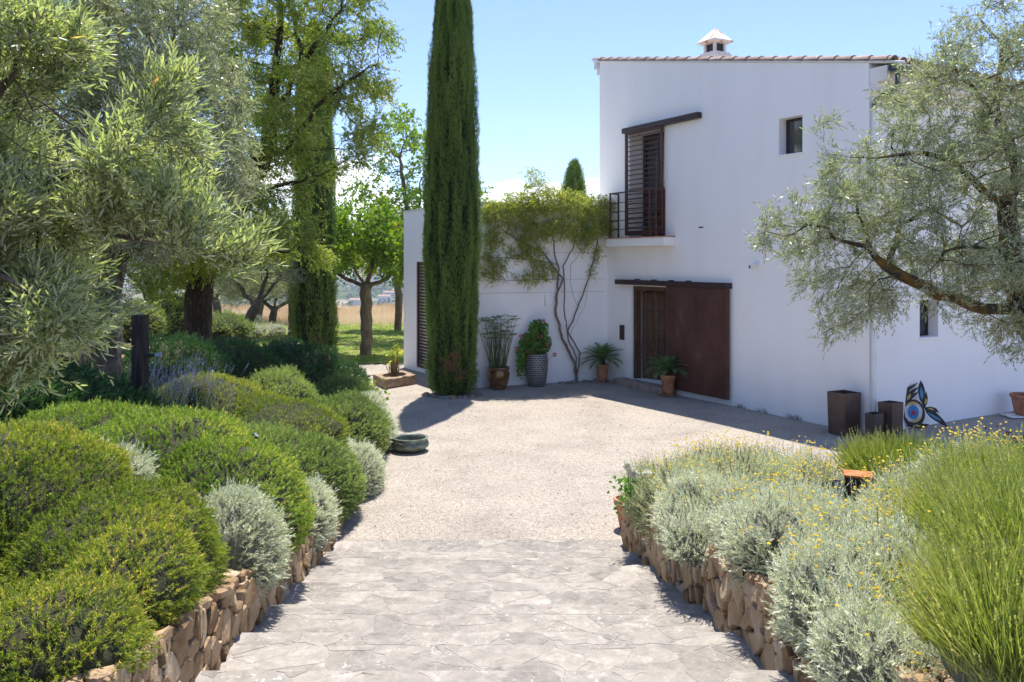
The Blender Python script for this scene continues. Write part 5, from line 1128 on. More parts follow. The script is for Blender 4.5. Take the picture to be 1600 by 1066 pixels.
# cycads
def cycad(label, px, py, wpx, hpot, seed):
    c = gp(px, py); u = c[1] / F; root = empty('potted_cycad', c, label, 'potted plant', 'potted cycads by the entrance'); c[2] = .035
    g = Geo(); h = hpot * u; w_ = wpx / 2 * u; pot(g, c, [(w_ * .72, 0), (w_ * .80, h * .3), (w_ * .93, h * .8), (w_ * 1.03, h * .82), (w_ * 1.06, h * .97), (w_ * 1.0, h)]); g.build('pot', [M['terracotta'], M['soil']], root)
    g = Geo(); lathe(g, np.array([c[0], c[1], .012]), [(.001, .0), (w_ * 1.0, .0), (w_ * 1.1, .03), (w_ * 1.02, .03), (w_ * .98, .014), (.001, .014)], 24); g.build('saucer', M['terracotta'], root)
    g = Geo(); lathe(g, c + np.array([0, 0, h - .03]), [(.07, 0), (.085, .05), (.07, .12), (.03, .17), (.001, .18)], 12, 1)
    rs = np.random.default_rng(seed); top = c + np.array([0, 0, h + .10]); nf = 34
    for i in range(nf):
        a = i * 2.4 + rs.normal() * .15; el = 1.35 - 1.25 * (i / nf) + rs.normal() * .07; Lf = (35 + 6 * rs.random()) * u * (1 if el < 1.1 else .85)
        pts = []; p = top.copy(); e_ = el; ns = 12
        for q in range(ns + 1):
            pts.append(p.copy()); p = p + Lf / ns * np.array([math.cos(a) * math.cos(e_), math.sin(a) * math.cos(e_), math.sin(e_)]); e_ -= .085
        pts = np.array(pts); tube(g, pts, np.linspace(.006, .002, ns + 1), 4, 0, .6, cap=False)
        tt = np.linspace(.15, 1, 30); P0 = np.stack([np.interp(tt * ns, np.arange(ns + 1), pts[:, k]) for k in range(3)], -1); T = nrm(np.gradient(P0, axis=0)); S = nrm(np.cross(T, np.array([0, 0, 1.0]))); Un = np.cross(S, T)
        for sd in (-1, 1):
            D = nrm(S * sd * .85 + T * .55 + Un * .3 + rs.normal(size=T.shape) * .05); LL = .13 * np.sin(np.clip(tt, .1, 1) * 2.9 + .15) + .02
            n = len(P0); Wd = T * .009; V = np.stack([P0 - Wd, P0 + Wd, P0 + D * LL[:, None]], 1); g.add(V, np.arange(3 * n).reshape(n, 3), 0, rs.random(n))
    g.build('foliage', [M['cycad'], M['bark_dark']], root)
cycad('cycad in a terracotta pot in the corner left of the entrance', 941, 598, 20, 27, 1)
cycad('cycad in a terracotta pot standing in front of the open entrance', 1044, 619, 23, 31, 2)

# brown square planters
def planter(label, corners, h, mat, seed):
    """corners on the ground (near, right, left) in px, h metres"""
    pN, pR, pL = [gp(*q)[:2] for q in corners]; pF = pR + pL - pN; c = (pN + pF) / 2
    root = empty('square_planter', (c[0], c[1], .01), label, 'planter', 'brown square planters by the house corner'); g = Geo()
    def rg(k, z): return [np.array([*(c + (q - c) * k), z]) for q in (pN, pR, pF, pL)]
    R_ = [rg(.90, .01), rg(.93, .03), rg(1.0, h - .03), rg(1.0, h), rg(.90, h), rg(.86, h * .55)]
    V = [v for r_ in R_ for v in r_]; Fq = [[i * 4 + a, i * 4 + (a + 1) % 4, (i + 1) * 4 + (a + 1) % 4, (i + 1) * 4 + a] for i in range(5) for a in range(4)] + [[3, 2, 1, 0]]
    g.add(V, Fq, 0); 
    o = g.build('planter_body', mat, root)
    md = o.modifiers.new('b', 'BEVEL'); md.width = .012; md.segments = 2; md.limit_method = 'ANGLE'; md.angle_limit = .8
    g = Geo(); g.add(rg(.87, h * .62), [[0, 1, 2, 3]]); g.build('soil_fill', M['soil'], root)
planter('largest brown square planter standing left of the downpipe', ((1320, 684), (1346, 680.5), (1292, 677.5)), .76, M['planter'], 1)
planter('smallest taupe square planter in the middle of the three', ((1366, 691), (1381, 688), (1351, 688)), .47, M['planter2'], 2)
planter('medium brown square planter beside the painted sculpture', ((1394, 688), (1412, 685), (1371, 684)), .63, M['planter'], 3)

# painted sculpture, cut from metal sheet, leaning on the wall
sc0 = gp(1430, 671); root = empty('painted_sculpture', sc0, 'flame shaped painted metal sculpture with red star on a blue disc', 'sculpture')
sd = sc0[1]; mk = {}
for nm, col in (('black_paint', (.012, .01, .012)), ('yellow_paint', (.62, .44, .14)), ('blue_paint', (.03, .22, .52)), ('white_enamel', (.68, .68, .68)), ('red_paint', (.38, .03, .05)), ('light_blue_paint', (.07, .30, .50))):
    mk[nm] = solid(nm, [(0, tuple(c * .8 for c in col)), (1, col)], scale=12, rough=.45)
q2 = lambda x, y: (1240 + x / 4.444, 560 + y / 4.444)
def plate(name, pts, mat, layer, thick=.012):
    """flat cut sheet; pts in pixels of the 4.44x view; layer moves it forward"""
    from mathutils.geometry import tessellate_polygon
    y = sd - .02 - layer * .008; V = [];
    for (x_, y_) in pts:
        a_, b_ = q2(x_, y_); p = P(a_, b_, sd); p = np.array([p[0], 0, p[2] + .01]); V.append(p)
    n = len(V); lean = .10
    def pl3(p, o): return np.array([p[0], y + lean * p[2] - o, p[2]])
    tri = tessellate_polygon([[Vector((p[0], p[2], 0)) for p in V]])
    g = Geo(); fr_ = [pl3(p, thick) for p in V]; bk_ = [pl3(p, 0) for p in V]
    g.add(fr_ + bk_, [list(t_) for t_ in tri] + [[n + t_[2], n + t_[1], n + t_[0]] for t_ in tri]); g.add(fr_ + bk_, [[i, (i + 1) % n, n + (i + 1) % n, n + i] for i in range(n)])
    return g.build(name, mat, root)
ell = lambda cx, cy, rx, ry, n=26, ro=0: [(cx + rx * math.cos(a) * math.cos(ro) - ry * math.sin(a) * math.sin(ro), cy + rx * math.cos(a) * math.sin(ro) + ry * math.sin(a) * math.cos(ro)) for a in [i * 2 * math.pi / n for i in range(n)]]
plate('body', ell(835, 385, 78, 95), mk['black_paint'], 0)
plate('yellow_ring', ell(832, 377, 62, 72), mk['yellow_paint'], 1)
plate('white_panel', [(768, 345), (800, 330), (870, 325), (893, 360), (880, 405), (835, 432), (795, 440), (772, 410)], mk['white_enamel'], 2)
plate('blue_disc', ell(828, 377, 38, 50), mk['blue_paint'], 3)
plate('red_star', [(828 + (24 if i % 2 == 0 else 10) * math.sin(i * math.pi / 5 + .1), 380 - (26 if i % 2 == 0 else 11) * math.cos(i * math.pi / 5 + .1)) for i in range(10)], mk['red_paint'], 4)
plate('plume', [(770, 310), (745, 270), (755, 240), (785, 215), (830, 195), (875, 175), (845, 205), (815, 225), (805, 245), (840, 220), (880, 205), (850, 235), (835, 250), (880, 240), (850, 265), (830, 285), (810, 300), (790, 320)], mk['black_paint'], 0.2)
plate('plume', [(905, 340), (880, 290), (872, 230), (880, 190), (895, 160), (910, 190), (920, 230), (915, 262), (928, 235), (937, 280), (930, 320), (915, 345), (955, 340), (990, 350), (1015, 385), (985, 375), (1020, 410), (1045, 440), (1064, 482), (1030, 465), (985, 440), (950, 415), (925, 385)], mk['black_paint'], 0.2)
plate('yellow_inlay', [(752, 290), (755, 262), (775, 240), (778, 262), (765, 285)], mk['yellow_paint'], 1.4)
plate('yellow_inlay', [(792, 295), (795, 270), (815, 248), (818, 268), (805, 288)], mk['yellow_paint'], 1.4)
plate('yellow_inlay', [(912, 320), (914, 298), (925, 280), (929, 300), (920, 325)], mk['yellow_paint'], 1.4)
plate('yellow_inlay', [(930, 350), (955, 348), (980, 362), (955, 362)], mk['yellow_paint'], 1.4)
plate('blue_inlay', [(885, 270), (882, 235), (893, 205), (903, 235), (905, 270), (895, 290)], mk['light_blue_paint'], 1.4)
plate('blue_inlay', [(930, 378), (965, 395), (1005, 418), (1022, 440), (985, 425), (950, 402)], mk['light_blue_paint'], 1.4)
plate('foot_plate', [(780, 470), (820, 450), (880, 455), (940, 460), (920, 472), (905, 487), (850, 488), (810, 482)], mk['black_paint'], 0.2)
plate('yellow_inlay', [(830, 468), (850, 462), (880, 470), (860, 478)], mk['yellow_paint'], 1.4)

# terracotta bowl pot at the right edge
c = gp(1604, 652); root = empty('terracotta_bowl', c, 'terracotta pot on a white tray at the right edge of the picture', 'pot'); u = c[1] / F; c[2] = .05
g = Geo(); pot(g, c, [(15 * u, 0), (17 * u, 4 * u), (20 * u, 20 * u), (21 * u, 26 * u), (23 * u, 27 * u), (23.5 * u, 31 * u), (22.5 * u, 32 * u)]); g.build('pot', [M['terracotta'], M['soil']], root)
g = Geo(); box(g, c + np.array([-33 * u, -15 * u, -.035]), (66 * u, 0, 0), (0, 30 * u, 0), (0, 0, .03), 0, .5, .008); g.build('tray', M['white'], root)
# pot behind the right wall end
c = np.array([1.345, 9.45, .01]); root = empty('terracotta_pot', c, 'terracotta pot peeking out behind the end of the right rubble wall', 'pot')
g = Geo(); pot(g, c, [(.10, 0), (.12, .1), (.15, .27), (.17, .28), (.175, .34), (.165, .35)]); g.build('pot', [M['terracotta'], M['soil']], root)

# weathered bronze bowl
c = gp(641, 706); root = empty('bronze_bowl', c, 'wide low greenish bronze bowl standing on the gravel beside the mounds', 'bowl'); u = c[1] / F; c[2] = .012
g = Geo(); lathe(g, c, [(.001, 0), (14 * u, 0), (22 * u, 3 * u), (28.5 * u, 8 * u), (29.5 * u, 12 * u), (28 * u, 16 * u), (26 * u, 18 * u), (28 * u, 20.5 * u), (28.3 * u, 22 * u), (25.5 * u, 22 * u), (24 * u, 17 * u), (26 * u, 12 * u), (20 * u, 5 * u), (.001, 4 * u)], 48)
bw = g.build('bowl_body', M['bronze'], root)
for a in (-1.95, 1.2):
    g = Geo(); e = np.array([math.cos(a), math.sin(a), 0]); t_ = np.array([-math.sin(a), math.cos(a), 0]); box(g, c + e * 28 * u - t_ * 4 * u + np.array([0, 0, 11.5 * u]), t_ * 8 * u, e * 2.5 * u, (0, 0, 6 * u), 0, .5, .008)
    g.build('lug', M['bronze'], bw)

# stone trough with canna
p0 = gp(608, 609); root = empty('stone_trough', p0, 'old square stone trough planted with reeds and yellowing leaves', 'planter')
cN, cR, cL = gp(601, 609)[:2], gp(650, 601)[:2], gp(583, 600)[:2]; cF = cR + cL - cN; cc_ = (cN + cF) / 2; g = Geo(); hT = .24
n = 16
def outer(k, a):  # square outline
    ca, sa = math.cos(a), math.sin(a); m = max(abs(ca), abs(sa)); return cc_ + ((cR - cN) * ca / m + (cL - cN) * sa / m) * .5 * k
av = [math.pi / 4 + i * 2 * math.pi / 32 for i in range(32)]
rs = random.Random(2)
r0 = [np.array([*outer(1, a), .0]) for a in av]; r1 = [np.array([*outer(1 + rs.gauss(0, .008), a), hT + rs.gauss(0, .006)]) for a in av]
r2 = [np.array([*(cc_ + ((cR - cN) * math.cos(a) + (cL - cN) * math.sin(a)) * .36), hT]) for a in av]; r3 = [q - (0, 0, .12) for q in r2]
V = r0 + r1 + r2 + r3; Fq = [[i * 32 + a, i * 32 + (a + 1) % 32, (i + 1) * 32 + (a + 1) % 32, (i + 1) * 32 + a] for i in range(3) for a in range(32)]
g.add(V, Fq, 0); g.poly([q + (0, 0, .04) for q in r3], 1); g.build('basin', [M['stone_tan'], M['soil']], root)
g = Geo(); n = 90; a = RNG.random(n) * 6.28; B = np.array([cc_[0], cc_[1], .15]) + np.stack([np.cos(a) * .10 * RNG.random(n), np.sin(a) * .10 * RNG.random(n), np.zeros(n)], -1); D = nrm(np.array([0, 0, 1.0]) + rnd(n, .16)); blades(g, B, D, .35 + .3 * RNG.random(n), .022, 0, None)
g.build('reed', M['reed'], root)
g = Geo(); n = 34; top = B[:n] + D[:n] * (.35 + .45 * RNG.random(n))[:, None]; blades(g, top, nrm(np.array([0, 0, .5]) + rnd(n, .6)), .13 + .1 * RNG.random(n), .07, 0, None)
for i in range(8): tube(g, [B[i], top[i], top[i] + (rnd(1, .05)[0] + (0, 0, .2))], .006, 4, 0, .5, cap=False)
g.build('foliage', M['canna'], root)

# ------------------------------------------------------------------ left bed objects
pp = P(219, 612, 9.2); pz = float(hgt(pp[0], pp[1])); root = empty('wooden_post', (pp[0], pp[1], pz), 'dark charred timber post with a small lamp arm in the left bed', 'post')
g = Geo(); topz = CH - (492 - HZ) / F * 9.2; e1 = np.array([.14, -.02, 0]); e2 = np.array([.03, .12, 0]); box(g, np.array([pp[0] - .08, pp[1] - .06, pz - .2]), e1, e2, (0, 0, topz - pz + .2), 0, .5, .012); g.build('post_body', M['blackwood'], root)
g = Geo(); box(g, np.array([pp[0] + .07, pp[1] - .03, topz - .47]), (.12, 0, .0), (0, .05, 0), (0, 0, .035), 0, .5, .006); ar = g.build('lamp_arm', M['black'], root)
g = Geo(); tube(g, [(pp[0] + .18, pp[1] - .01, topz - .455), (pp[0] + .24, pp[1] - .01, topz - .45)], .03, 10); g.build('lamp_head', M['lamp_glass'], ar)
pp = P(366, 680, 8.5); g = Geo(); box(g, np.array([pp[0] - .11, pp[1] - .1, pp[2] - .6]), (.20, -.05, 0), (.05, .2, 0), (0, 0, .66), 0, .5, .015)
tag(g.build('stone_block', M['rock']), 'squared weathered stone block poking out of the left mounds', 'stone')
pp = P(392, 688, 8.3); root = empty('garden_spotlight', pp, 'small black spotlight beside the stone block in the left mounds', 'lamp')
g = Geo(); tube(g, [pp + (-.04, 0, -.05), pp + (.05, 0, .05)], .035, 12); hd = g.build('lamp_head', M['black'], root); g = Geo(); tube(g, [pp + (.05, 0, .05), pp + (.056, 0, .056)], .028, 12); g.build('lens', M['lamp_glass'], hd); g = Geo(); tube(g, [pp, pp + (0, 0, -.35)], .012, 6); g.build('stake', M['black'], root)

# ------------------------------------------------------------------ left mounds
bp_ = blob_px
GM = 'clipped green mounds in the left bed'; GS = 'silver cushions along the left wall'
shrub('green_mound', 'nearest and largest bright green mound at the lower left corner', 'shrub', [bp_(15, 865, 5.1, 200, 195, 1.0), bp_(180, 900, 4.7, 145, 132, .75), bp_(-80, 900, 4.8, 220, 190, 1.0), bp_(60, 1050, 4.1, 200, 150, .6), bp_(198, 925, 4.2, 98, 92, .5), bp_(90, 1020, 3.5, 125, 95, .42)], 20000, 'rosemary_y', 1, GM, amp=.10)
shrub('green_mound', 'long green mound crossing behind the two nearest silver cushions', 'shrub', [bp_(340, 812, 6.6, 135, 120, .8), bp_(250, 770, 6.9, 160, 125, 1.0), bp_(130, 735, 7.3, 150, 100, 1.0)], 14000, 'rosemary', 2, GM, amp=.09)
shrub('green_mound', 'green mound just beyond the stone block, bulging over the wall', 'shrub', [bp_(478, 768, 9.7, 82, 84, .9), bp_(410, 745, 9.3, 90, 76, .9), bp_(340, 715, 9.4, 80, 50, .8)], 10500, 'rosemary_b', 3, GM, amp=.08)
shrub('green_mound', 'green mound with brown bare patches below the wooden post', 'shrub', [bp_(320, 655, 10.8, 105, 68, 1.1), bp_(430, 685, 10.6, 110, 56, 1.0), bp_(255, 680, 10.2, 60, 60, .8), bp_(380, 670, 10.8, 80, 55, 1.0)], 9000, 'rosemary_y', 4, GM, amp=.12)
shrub('green_mound', 'rounded green mound under the shaded dark shrubs', 'shrub', [bp_(432, 640, 12.6, 62, 60, .9)], 8500, 'rosemary_b', 5, GM, amp=.08)
shrub('green_mound', 'green mound bulging towards the bronze bowl', 'shrub', [bp_(542, 680, 12.6, 62, 62, .9), bp_(490, 680, 12.4, 65, 55, .9)], 8500, 'rosemary_b', 6, GM, amp=.08)
shrub('green_mound', 'farthest green mound running towards the stone trough', 'shrub', [bp_(530, 632, 15.2, 45, 42, .9), bp_(562, 648, 14.6, 36, 42, .8), bp_(505, 615, 16.2, 40, 34, .9)], 7000, 'rosemary_far', 7, GM, amp=.08)
sil = [('silver cushion nearest the steps on the left side', [(362, 868, 5.85, 76, 98, .45), (345, 812, 6.2, 50, 40, .4)], 31), ('low silver cushion wedged between the two nearest green mounds', [(172, 742, 5.75, 56, 38, .32), (140, 722, 5.9, 35, 24, .25)], 32),
       ('narrow silver cushion overhanging the left wall above the gravel edge', [(480, 815, 7.9, 42, 62, .42)], 33), ('silver cushion below the green mound near the bronze bowl', [(564, 745, 11.0, 34, 50, .5), (540, 722, 11.4, 26, 32, .4)], 34), ('tall silver cushion closest to the bronze bowl', [(592, 680, 13.4, 25, 42, .5), (578, 640, 14.2, 22, 26, .4)], 35)]
for lb, bl, sd_ in sil:
    b_ = [bp_(*q) for q in bl]; rt = shrub('silver_shrub', lb, 'shrub', b_, 17000, 'silver', sd_, GS, amp=.09, lo=-.5)
    if sd_ in (31, 32): buttons(rt, surf_points(b_, 26, sd_, lo=.1, amp=.12), .01, .05, .006)
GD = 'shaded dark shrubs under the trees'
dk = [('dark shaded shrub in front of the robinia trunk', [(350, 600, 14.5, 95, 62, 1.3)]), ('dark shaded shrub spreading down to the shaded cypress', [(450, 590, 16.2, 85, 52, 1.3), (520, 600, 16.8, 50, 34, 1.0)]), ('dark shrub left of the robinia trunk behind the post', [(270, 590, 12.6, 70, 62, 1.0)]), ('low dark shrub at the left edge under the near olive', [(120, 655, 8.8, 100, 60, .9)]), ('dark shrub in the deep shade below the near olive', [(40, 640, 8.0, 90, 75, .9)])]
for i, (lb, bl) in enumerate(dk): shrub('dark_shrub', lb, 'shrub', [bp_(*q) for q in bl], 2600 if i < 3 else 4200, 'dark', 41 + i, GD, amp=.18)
shrub('light_green_shrub', 'sunlit green shrub on the slope left of the robinia trunk', 'shrub', [bp_(265, 500, 21, 55, 38, 1.2), bp_(215, 510, 19, 40, 40, 1.0)], 2200, 'rosemary_far', 47, 'shrubs on the slope', amp=.15)
shrub('light_green_shrub', 'sunlit green shrub on the slope right of the robinia trunk', 'shrub', [bp_(350, 515, 22, 40, 25, 1.0)], 2200, 'rosemary_far', 48, 'shrubs on the slope', amp=.15)
for i, (px, py, d, rx, ry) in enumerate(((365, 522, 26, 24, 13), (395, 520, 27.5, 22, 14), (425, 518, 29, 24, 13), (385, 505, 31, 26, 14))):
    shrub('grey_shrub', ['small grey shrub at the trunk of the leaning olive', 'second small grey shrub right of the leaning olive', 'grey shrub at the left corner of the lawn', 'rounded grey shrub set behind the leaning olive'][i], 'shrub', [bp_(px, py, d, rx, ry, .7)], 2600, 'silver_g', 50 + i, 'grey shrubs at the lawn corner', amp=.15)
# lavender flower spikes by the post
root = empty('lavender_clump', P(255, 600, 9.6), 'shaded clump of pale purple flower spikes beside the wooden post', 'plant'); g = Geo(); n = 240; B = P(262, 650, 10.0) + rnd(n, 1) * (.28, .28, .05); D = nrm(np.array([.25, 0, 1.0]) + rnd(n, .22)); L_ = .35 + .45 * RNG.random(n)
blades(g, B, D, L_, .006, 0, None, tri=True); g.build('stem', M['santolina_g'], root)['kind'] = 'stuff'; g = Geo(); sprigs(g, B + D * (L_ * .75)[:, None], D, .12, 8, .022, .012, .8, 0); g.build('blossom', M['purple'], root)
# light green sprout at the bed corner
root = empty('leafy_sprout', gp(584, 640), 'bright light green leafy sprout at the corner of the left bed', 'plant'); g = Geo(); n = 110; c = P(584, 628, 16.2); B = c + rnd(n, 1) * (.12, .12, .20); blades(g, B, nrm(rnd(n) + (0, 0, .4)), .10, .07, 0, None); g.build('foliage', M['mulberry'], root)
root = empty('iris_clump', gp(487, 588), 'spiky green leaf clump at the foot of the shaded cypress', 'plant'); g = Geo(); n = 34; c = gp(487, 588); B = c + rnd(n, 1) * (.12, .12, .0) + (0, 0, .35); blades(g, B, nrm(np.array([0, 0, 1.0]) + rnd(n, .3)), .45, .035, 0, None); g.build('foliage', M['grass_leaf'], root)

# ------------------------------------------------------------------ right bed
GR = 'silver grey shrubs in the right bed'
rt_ = [('silvery shrub at the far end of the right wall beside the white roses', [(1045, 795, 8.0, 60, 55, .5), (1010, 770, 8.3, 32, 34, .35)], 'silver_g', 60, .25),
       ('silvery shrub trailing over the wall at its first bend', [(1090, 812, 6.8, 62, 62, .45), (1096, 846, 6.15, 54, 38, .3), (1150, 805, 6.6, 60, 48, .4)], 'silver', 61, .2),
       ('brownish silver shrub full of dead spikes in the middle of the far bed', [(1120, 770, 7.6, 85, 55, .6)], 'silver_g', 62, .6),
       ('grey shrub with dead spikes left of the rusty bollard', [(1215, 785, 7.0, 85, 62, .6), (1262, 778, 7.2, 50, 44, .6)], 'silver_g', 63, .7),
       ('broad silver shrub hanging over the middle of the right wall', [(1218, 872, 5.2, 72, 82, .42), (1185, 850, 5.6, 60, 60, .4)], 'silver', 64, .1),
       ('silver shrub in front of the rusty bollard', [(1310, 868, 5.3, 85, 72, .5), (1250, 822, 5.9, 60, 52, .5), (1390, 875, 5.1, 60, 60, .4)], 'silver', 65, .12),
       ('large bright silver shrub nearest the viewer beside the lavender', [(1320, 950, 4.15, 100, 95, .42), (1400, 930, 4.2, 80, 95, .4)], 'silver', 66, .05),
       ('lowest silver shrub hanging over the near end of the right wall', [(1362, 1050, 3.55, 75, 90, .32), (1420, 1060, 3.6, 60, 90, .35)], 'silver', 67, .0),
       ('silver shrub behind the lavender at the right edge', [(1445, 820, 5.9, 75, 66, .6), (1530, 790, 5.8, 90, 75, .6)], 'silver', 68, .1)]
for lb, bl, kd, sd_, dead in rt_:
    b_ = [bp_(*q) for q in bl]; rt = shrub('silver_shrub', lb, 'shrub', b_, 14500, kd, sd_, GR, amp=.27, lo=-.55)
    # upright grey shoots give the ragged outline
    n = int(420 * sum(R[0] * R[1] for c, R in b_) / .3); pts = surf_points(b_, n, sd_, lo=-.1, amp=.27, off=.97); D = nrm(np.array([0, 0, 1.0]) + rnd(len(pts), .3)); g = Geo()
    sprigs(g, pts, D, .09 + .15 * RNG.random(len(pts)) ** 2, 16, .020, .0060, .7, 0, None, tri=True, stem=0, stemw=.0016)
    g.build('shoot', M['santolina' if kd == 'silver' else 'santolina_g'], rt)['kind'] = 'stuff'
    if dead:
        n = int(900 * dead); pts = surf_points(b_, n, sd_, lo=.25, amp=.27, off=.99); cl = noise(pts * 3.2, 77); pts = pts[cl > -.1]; D = nrm(np.array([0, 0, 1.0]) + rnd(len(pts), .25)); g = Geo()
        sprigs(g, pts, D, .07 + .09 * RNG.random(len(pts)), 9, .017, .006, .45, 0, None, tri=True, stem=0, stemw=.002); g.build('dead_spike', M['deadtwig'], rt)['kind'] = 'stuff'
    nb = {60: 70, 61: 80, 62: 230, 63: 300, 64: 110, 65: 230, 66: 90, 67: 30, 68: 520}[sd_]
    pts = surf_points(b_, nb * 2, sd_, lo=.1, amp=.27); cl = noise(pts * 3.5, 55 + sd_); pts = pts[np.argsort(-cl)[:nb]]
    buttons(rt, pts, .10, .26, .0105)
# tall thin stalks at the far edge of the bed
root = empty('santolina_stalks', P(1130, 760, 8.8), 'row of tall thin silver stalks with tiny yellow heads along the far bed edge', 'plant')
n = 420; x = 1.6 + RNG.random(n) ** .8 * 3.6; y = 8.45 + .3 * RNG.normal(size=n) * .6; cl = noise(np.stack([x * 2.2, y, x * 0], -1), 5); k = cl > -.35; B = np.stack([x, y, np.full(n, .68)], -1)[k]; g = Geo(); m = len(B)
D = nrm(np.array([0, 0, 1.0]) + rnd(m, .10)); H_ = .28 + .34 * RNG.random(m); sprigs(g, B, D, H_ * .8, 16, .028, .007, .35, 0, None, tri=True, stem=0, stemw=.002); g.build('stem', M['santolina_g'], root)
buttons(root, B + D * (H_ * .75)[:, None], .04, .10, .007)
# lavender
def lavender(label, bl, n, h0, h1, seed, wdt=.0055, group='lavender bushes in the right bed'):
    c0, R0 = bl[0]; root = empty('lavender_bush', (c0[0], c0[1], c0[2] - R0[2] * .6), label, 'shrub', group); g = Geo()
    for bi, (c, R) in enumerate(bl):
        m = n // len(bl); d = dome(m, -.1); pos = c + d * R * (.55 + .45 * RNG.random((m, 1))); ax = nrm(nrm(d / R) * .42 + np.array([0, 0, .85]) + rnd(m, .22)); L_ = h0 + (h1 - h0) * RNG.random(m)
        tn = np.clip(.45 + .3 * noise(pos * 2.5, seed) + .2 * RNG.normal(size=m), 0, 1)
        S = nrm(np.cross(ax, RNG.normal(size=(m, 3)))) * wdt * .5; mid = pos + ax * (L_ * .55)[:, None]; tip = pos + ax * L_[:, None] + nrm(d / R) * (L_ * .14)[:, None] * [1, 1, 0] - np.array([0, 0, .0])
        V = np.stack([pos - S, pos + S, mid + S * .8, mid - S * .8, tip], 1); b = np.arange(m)[:, None] * 5
        g.add(V, b + np.array([[0, 1, 2, 3]]), 0, tn); b0 = g.n - len(V.reshape(-1, 3)); T = b + np.array([[3, 2, 4]]) + b0
        g.v.append(np.zeros((0, 3), np.float32)); g.f.append(T); g.m.append(np.zeros(m, np.int32)); g.t.append(tn.astype(np.float32)); g.sm.append(np.full(m, False))
        q = RNG.random(m) < .55; sprigs(g, pos[q], ax[q], L_[q] * .5, 8, .040, .006, .35, 0, tn[q], tri=True, tvar=.3)
        q = RNG.random(m) < .35; sprigs(g, tip[q] - ax[q] * .03, ax[q], .045, 9, .012, .006, .5, 0, np.clip(tn[q] + .3, 0, 1), tri=True)
        nu, nv = 30, 14; U_, V_ = np.meshgrid(np.linspace(0, 2 * math.pi, nu + 1), np.linspace(2.0, .02, nv), indexing='ij'); dd = np.stack([np.sin(V_) * np.cos(U_), np.sin(V_) * np.sin(U_), np.cos(V_)], -1).reshape(-1, 3); i = np.arange(nu)[:, None] * nv; j = np.arange(nv - 1)[None, :]
        g.add(c + dd * R * (.72 + .1 * noise(dd * 4, seed))[:, None], np.stack([i + j, i + nv + j, i + nv + j + 1, i + j + 1], -1).reshape(-1, 4), 1, .5, True)
    g.build('foliage', [M['lav'], M['core_grey']], root)
lavender('tall bright green lavender filling the lower right corner', [bp_(1608, 950, 3.3, 125, 140, .45), bp_(1550, 1035, 3.0, 85, 95, .32), bp_(1645, 870, 3.8, 105, 95, .45)], 5200, .14, .32, 71, wdt=.0048)
lavender('smaller green lavender in front of the square planters', [bp_(1375, 745, 8.2, 55, 38, .45), bp_(1430, 745, 8.0, 50, 34, .4)], 4200, .14, .28, 72, wdt=.008)
lavender('green lavender half hidden behind the tall one at the right edge', [bp_(1500, 880, 4.6, 60, 90, .4), bp_(1575, 795, 5.2, 85, 40, .5)], 4200, .18, .36, 73)
# rusty bollard with floodlight
pp = P(1341, 745, 6.6); root = empty('rusty_bollard', (pp[0], pp[1], .8), 'square rusty steel bollard standing among the silver shrubs', 'bollard')
e1 = np.array([.19, -.07, 0]); e2 = np.array([.06, .17, 0]); g = Geo(); topz = CH - (738 - HZ) / F * 6.6; box(g, pp[:3] * [1, 1, 0] - e1 / 2 - e2 / 2 + (0, 0, .7), e1, e2, (0, 0, topz - .73), 0, .5, .006); g.build('bollard_body', M['blackwood'], root)
g = Geo(); box(g, pp[:3] * [1, 1, 0] - e1 * .54 - e2 * .54 + (0, 0, topz - .028), e1 * 1.08, e2 * 1.08, (0, 0, .02), 0, .5, .003); g.build('cap_plate', M['corten'], root)
pf = P(1306, 760, 6.5); rf = empty('floodlight', (pf[0], pf[1], pf[2] - .1), 'small black floodlight left of the rusty bollard', 'lamp'); g = Geo(); box(g, pf + (-.03, -.04, -.08), (.08, -.03, .0), (.01, .03, -.01), (-.02, 0, .15), 0, .5, .006); hd = g.build('lamp_head', M['black'], rf)
g = Geo(); box(g, pf + (-.022, -.046, -.066), (.064, -.024, .0), (.001, .004, 0), (-.016, 0, .12), 0); g.build('lens', M['lamp_glass'], hd); g = Geo(); tube(g, [pf + (.02, 0, -.05), pf + (.02, .02, -.35)], .010, 6); g.build('stake', M['black'], rf)
# white roses
c = P(984, 765, 8.1); root = empty('rose_bush', c, 'small rose bush with cream white blooms at the end of the right wall', 'rose'); g = Geo(); n = 130; B = c + rnd(n, 1) * (.09, .07, .09); blades(g, B, nrm(rnd(n) + (0, 0, .3)), .05, .035, 0, None)
for (px, py) in ((979, 728), (987, 737), (992, 742), (1011, 741)):
    q_ = P(px, py, 7.9); tube(g, [c - (0, 0, .1), (c + q_) / 2, q_], .004, 5, 0, .3, cap=False)
g.build('foliage', M['geran'], root)
for (px, py) in ((979, 728), (987, 737), (992, 742), (1011, 741)):
    q_ = P(px, py, 7.9); g = Geo(); D = nrm(rnd(40) * (1, 1, .7) + (0, 0, .3)); blades(g, q_ + D * .01, D, .045, .045, 0, None); g.build('bloom', M['whitepetal'], root)
# dark red plant at the right edge
c = P(1598, 705, 9.6); root = empty('red_leaved_plant', (c[0], c[1], .5), 'dark red leaved plant behind the lavender at the right edge', 'plant'); g = Geo(); n = 500; B = c + rnd(n, 1) * (.16, .16, .10); blades(g, B, nrm(rnd(n) + (0, 0, .4)), .06, .03, 0, None); tube(g, [(c[0], c[1], 0), c], .02, 6, 0, .2); g.build('foliage', M['redleaf'], root)
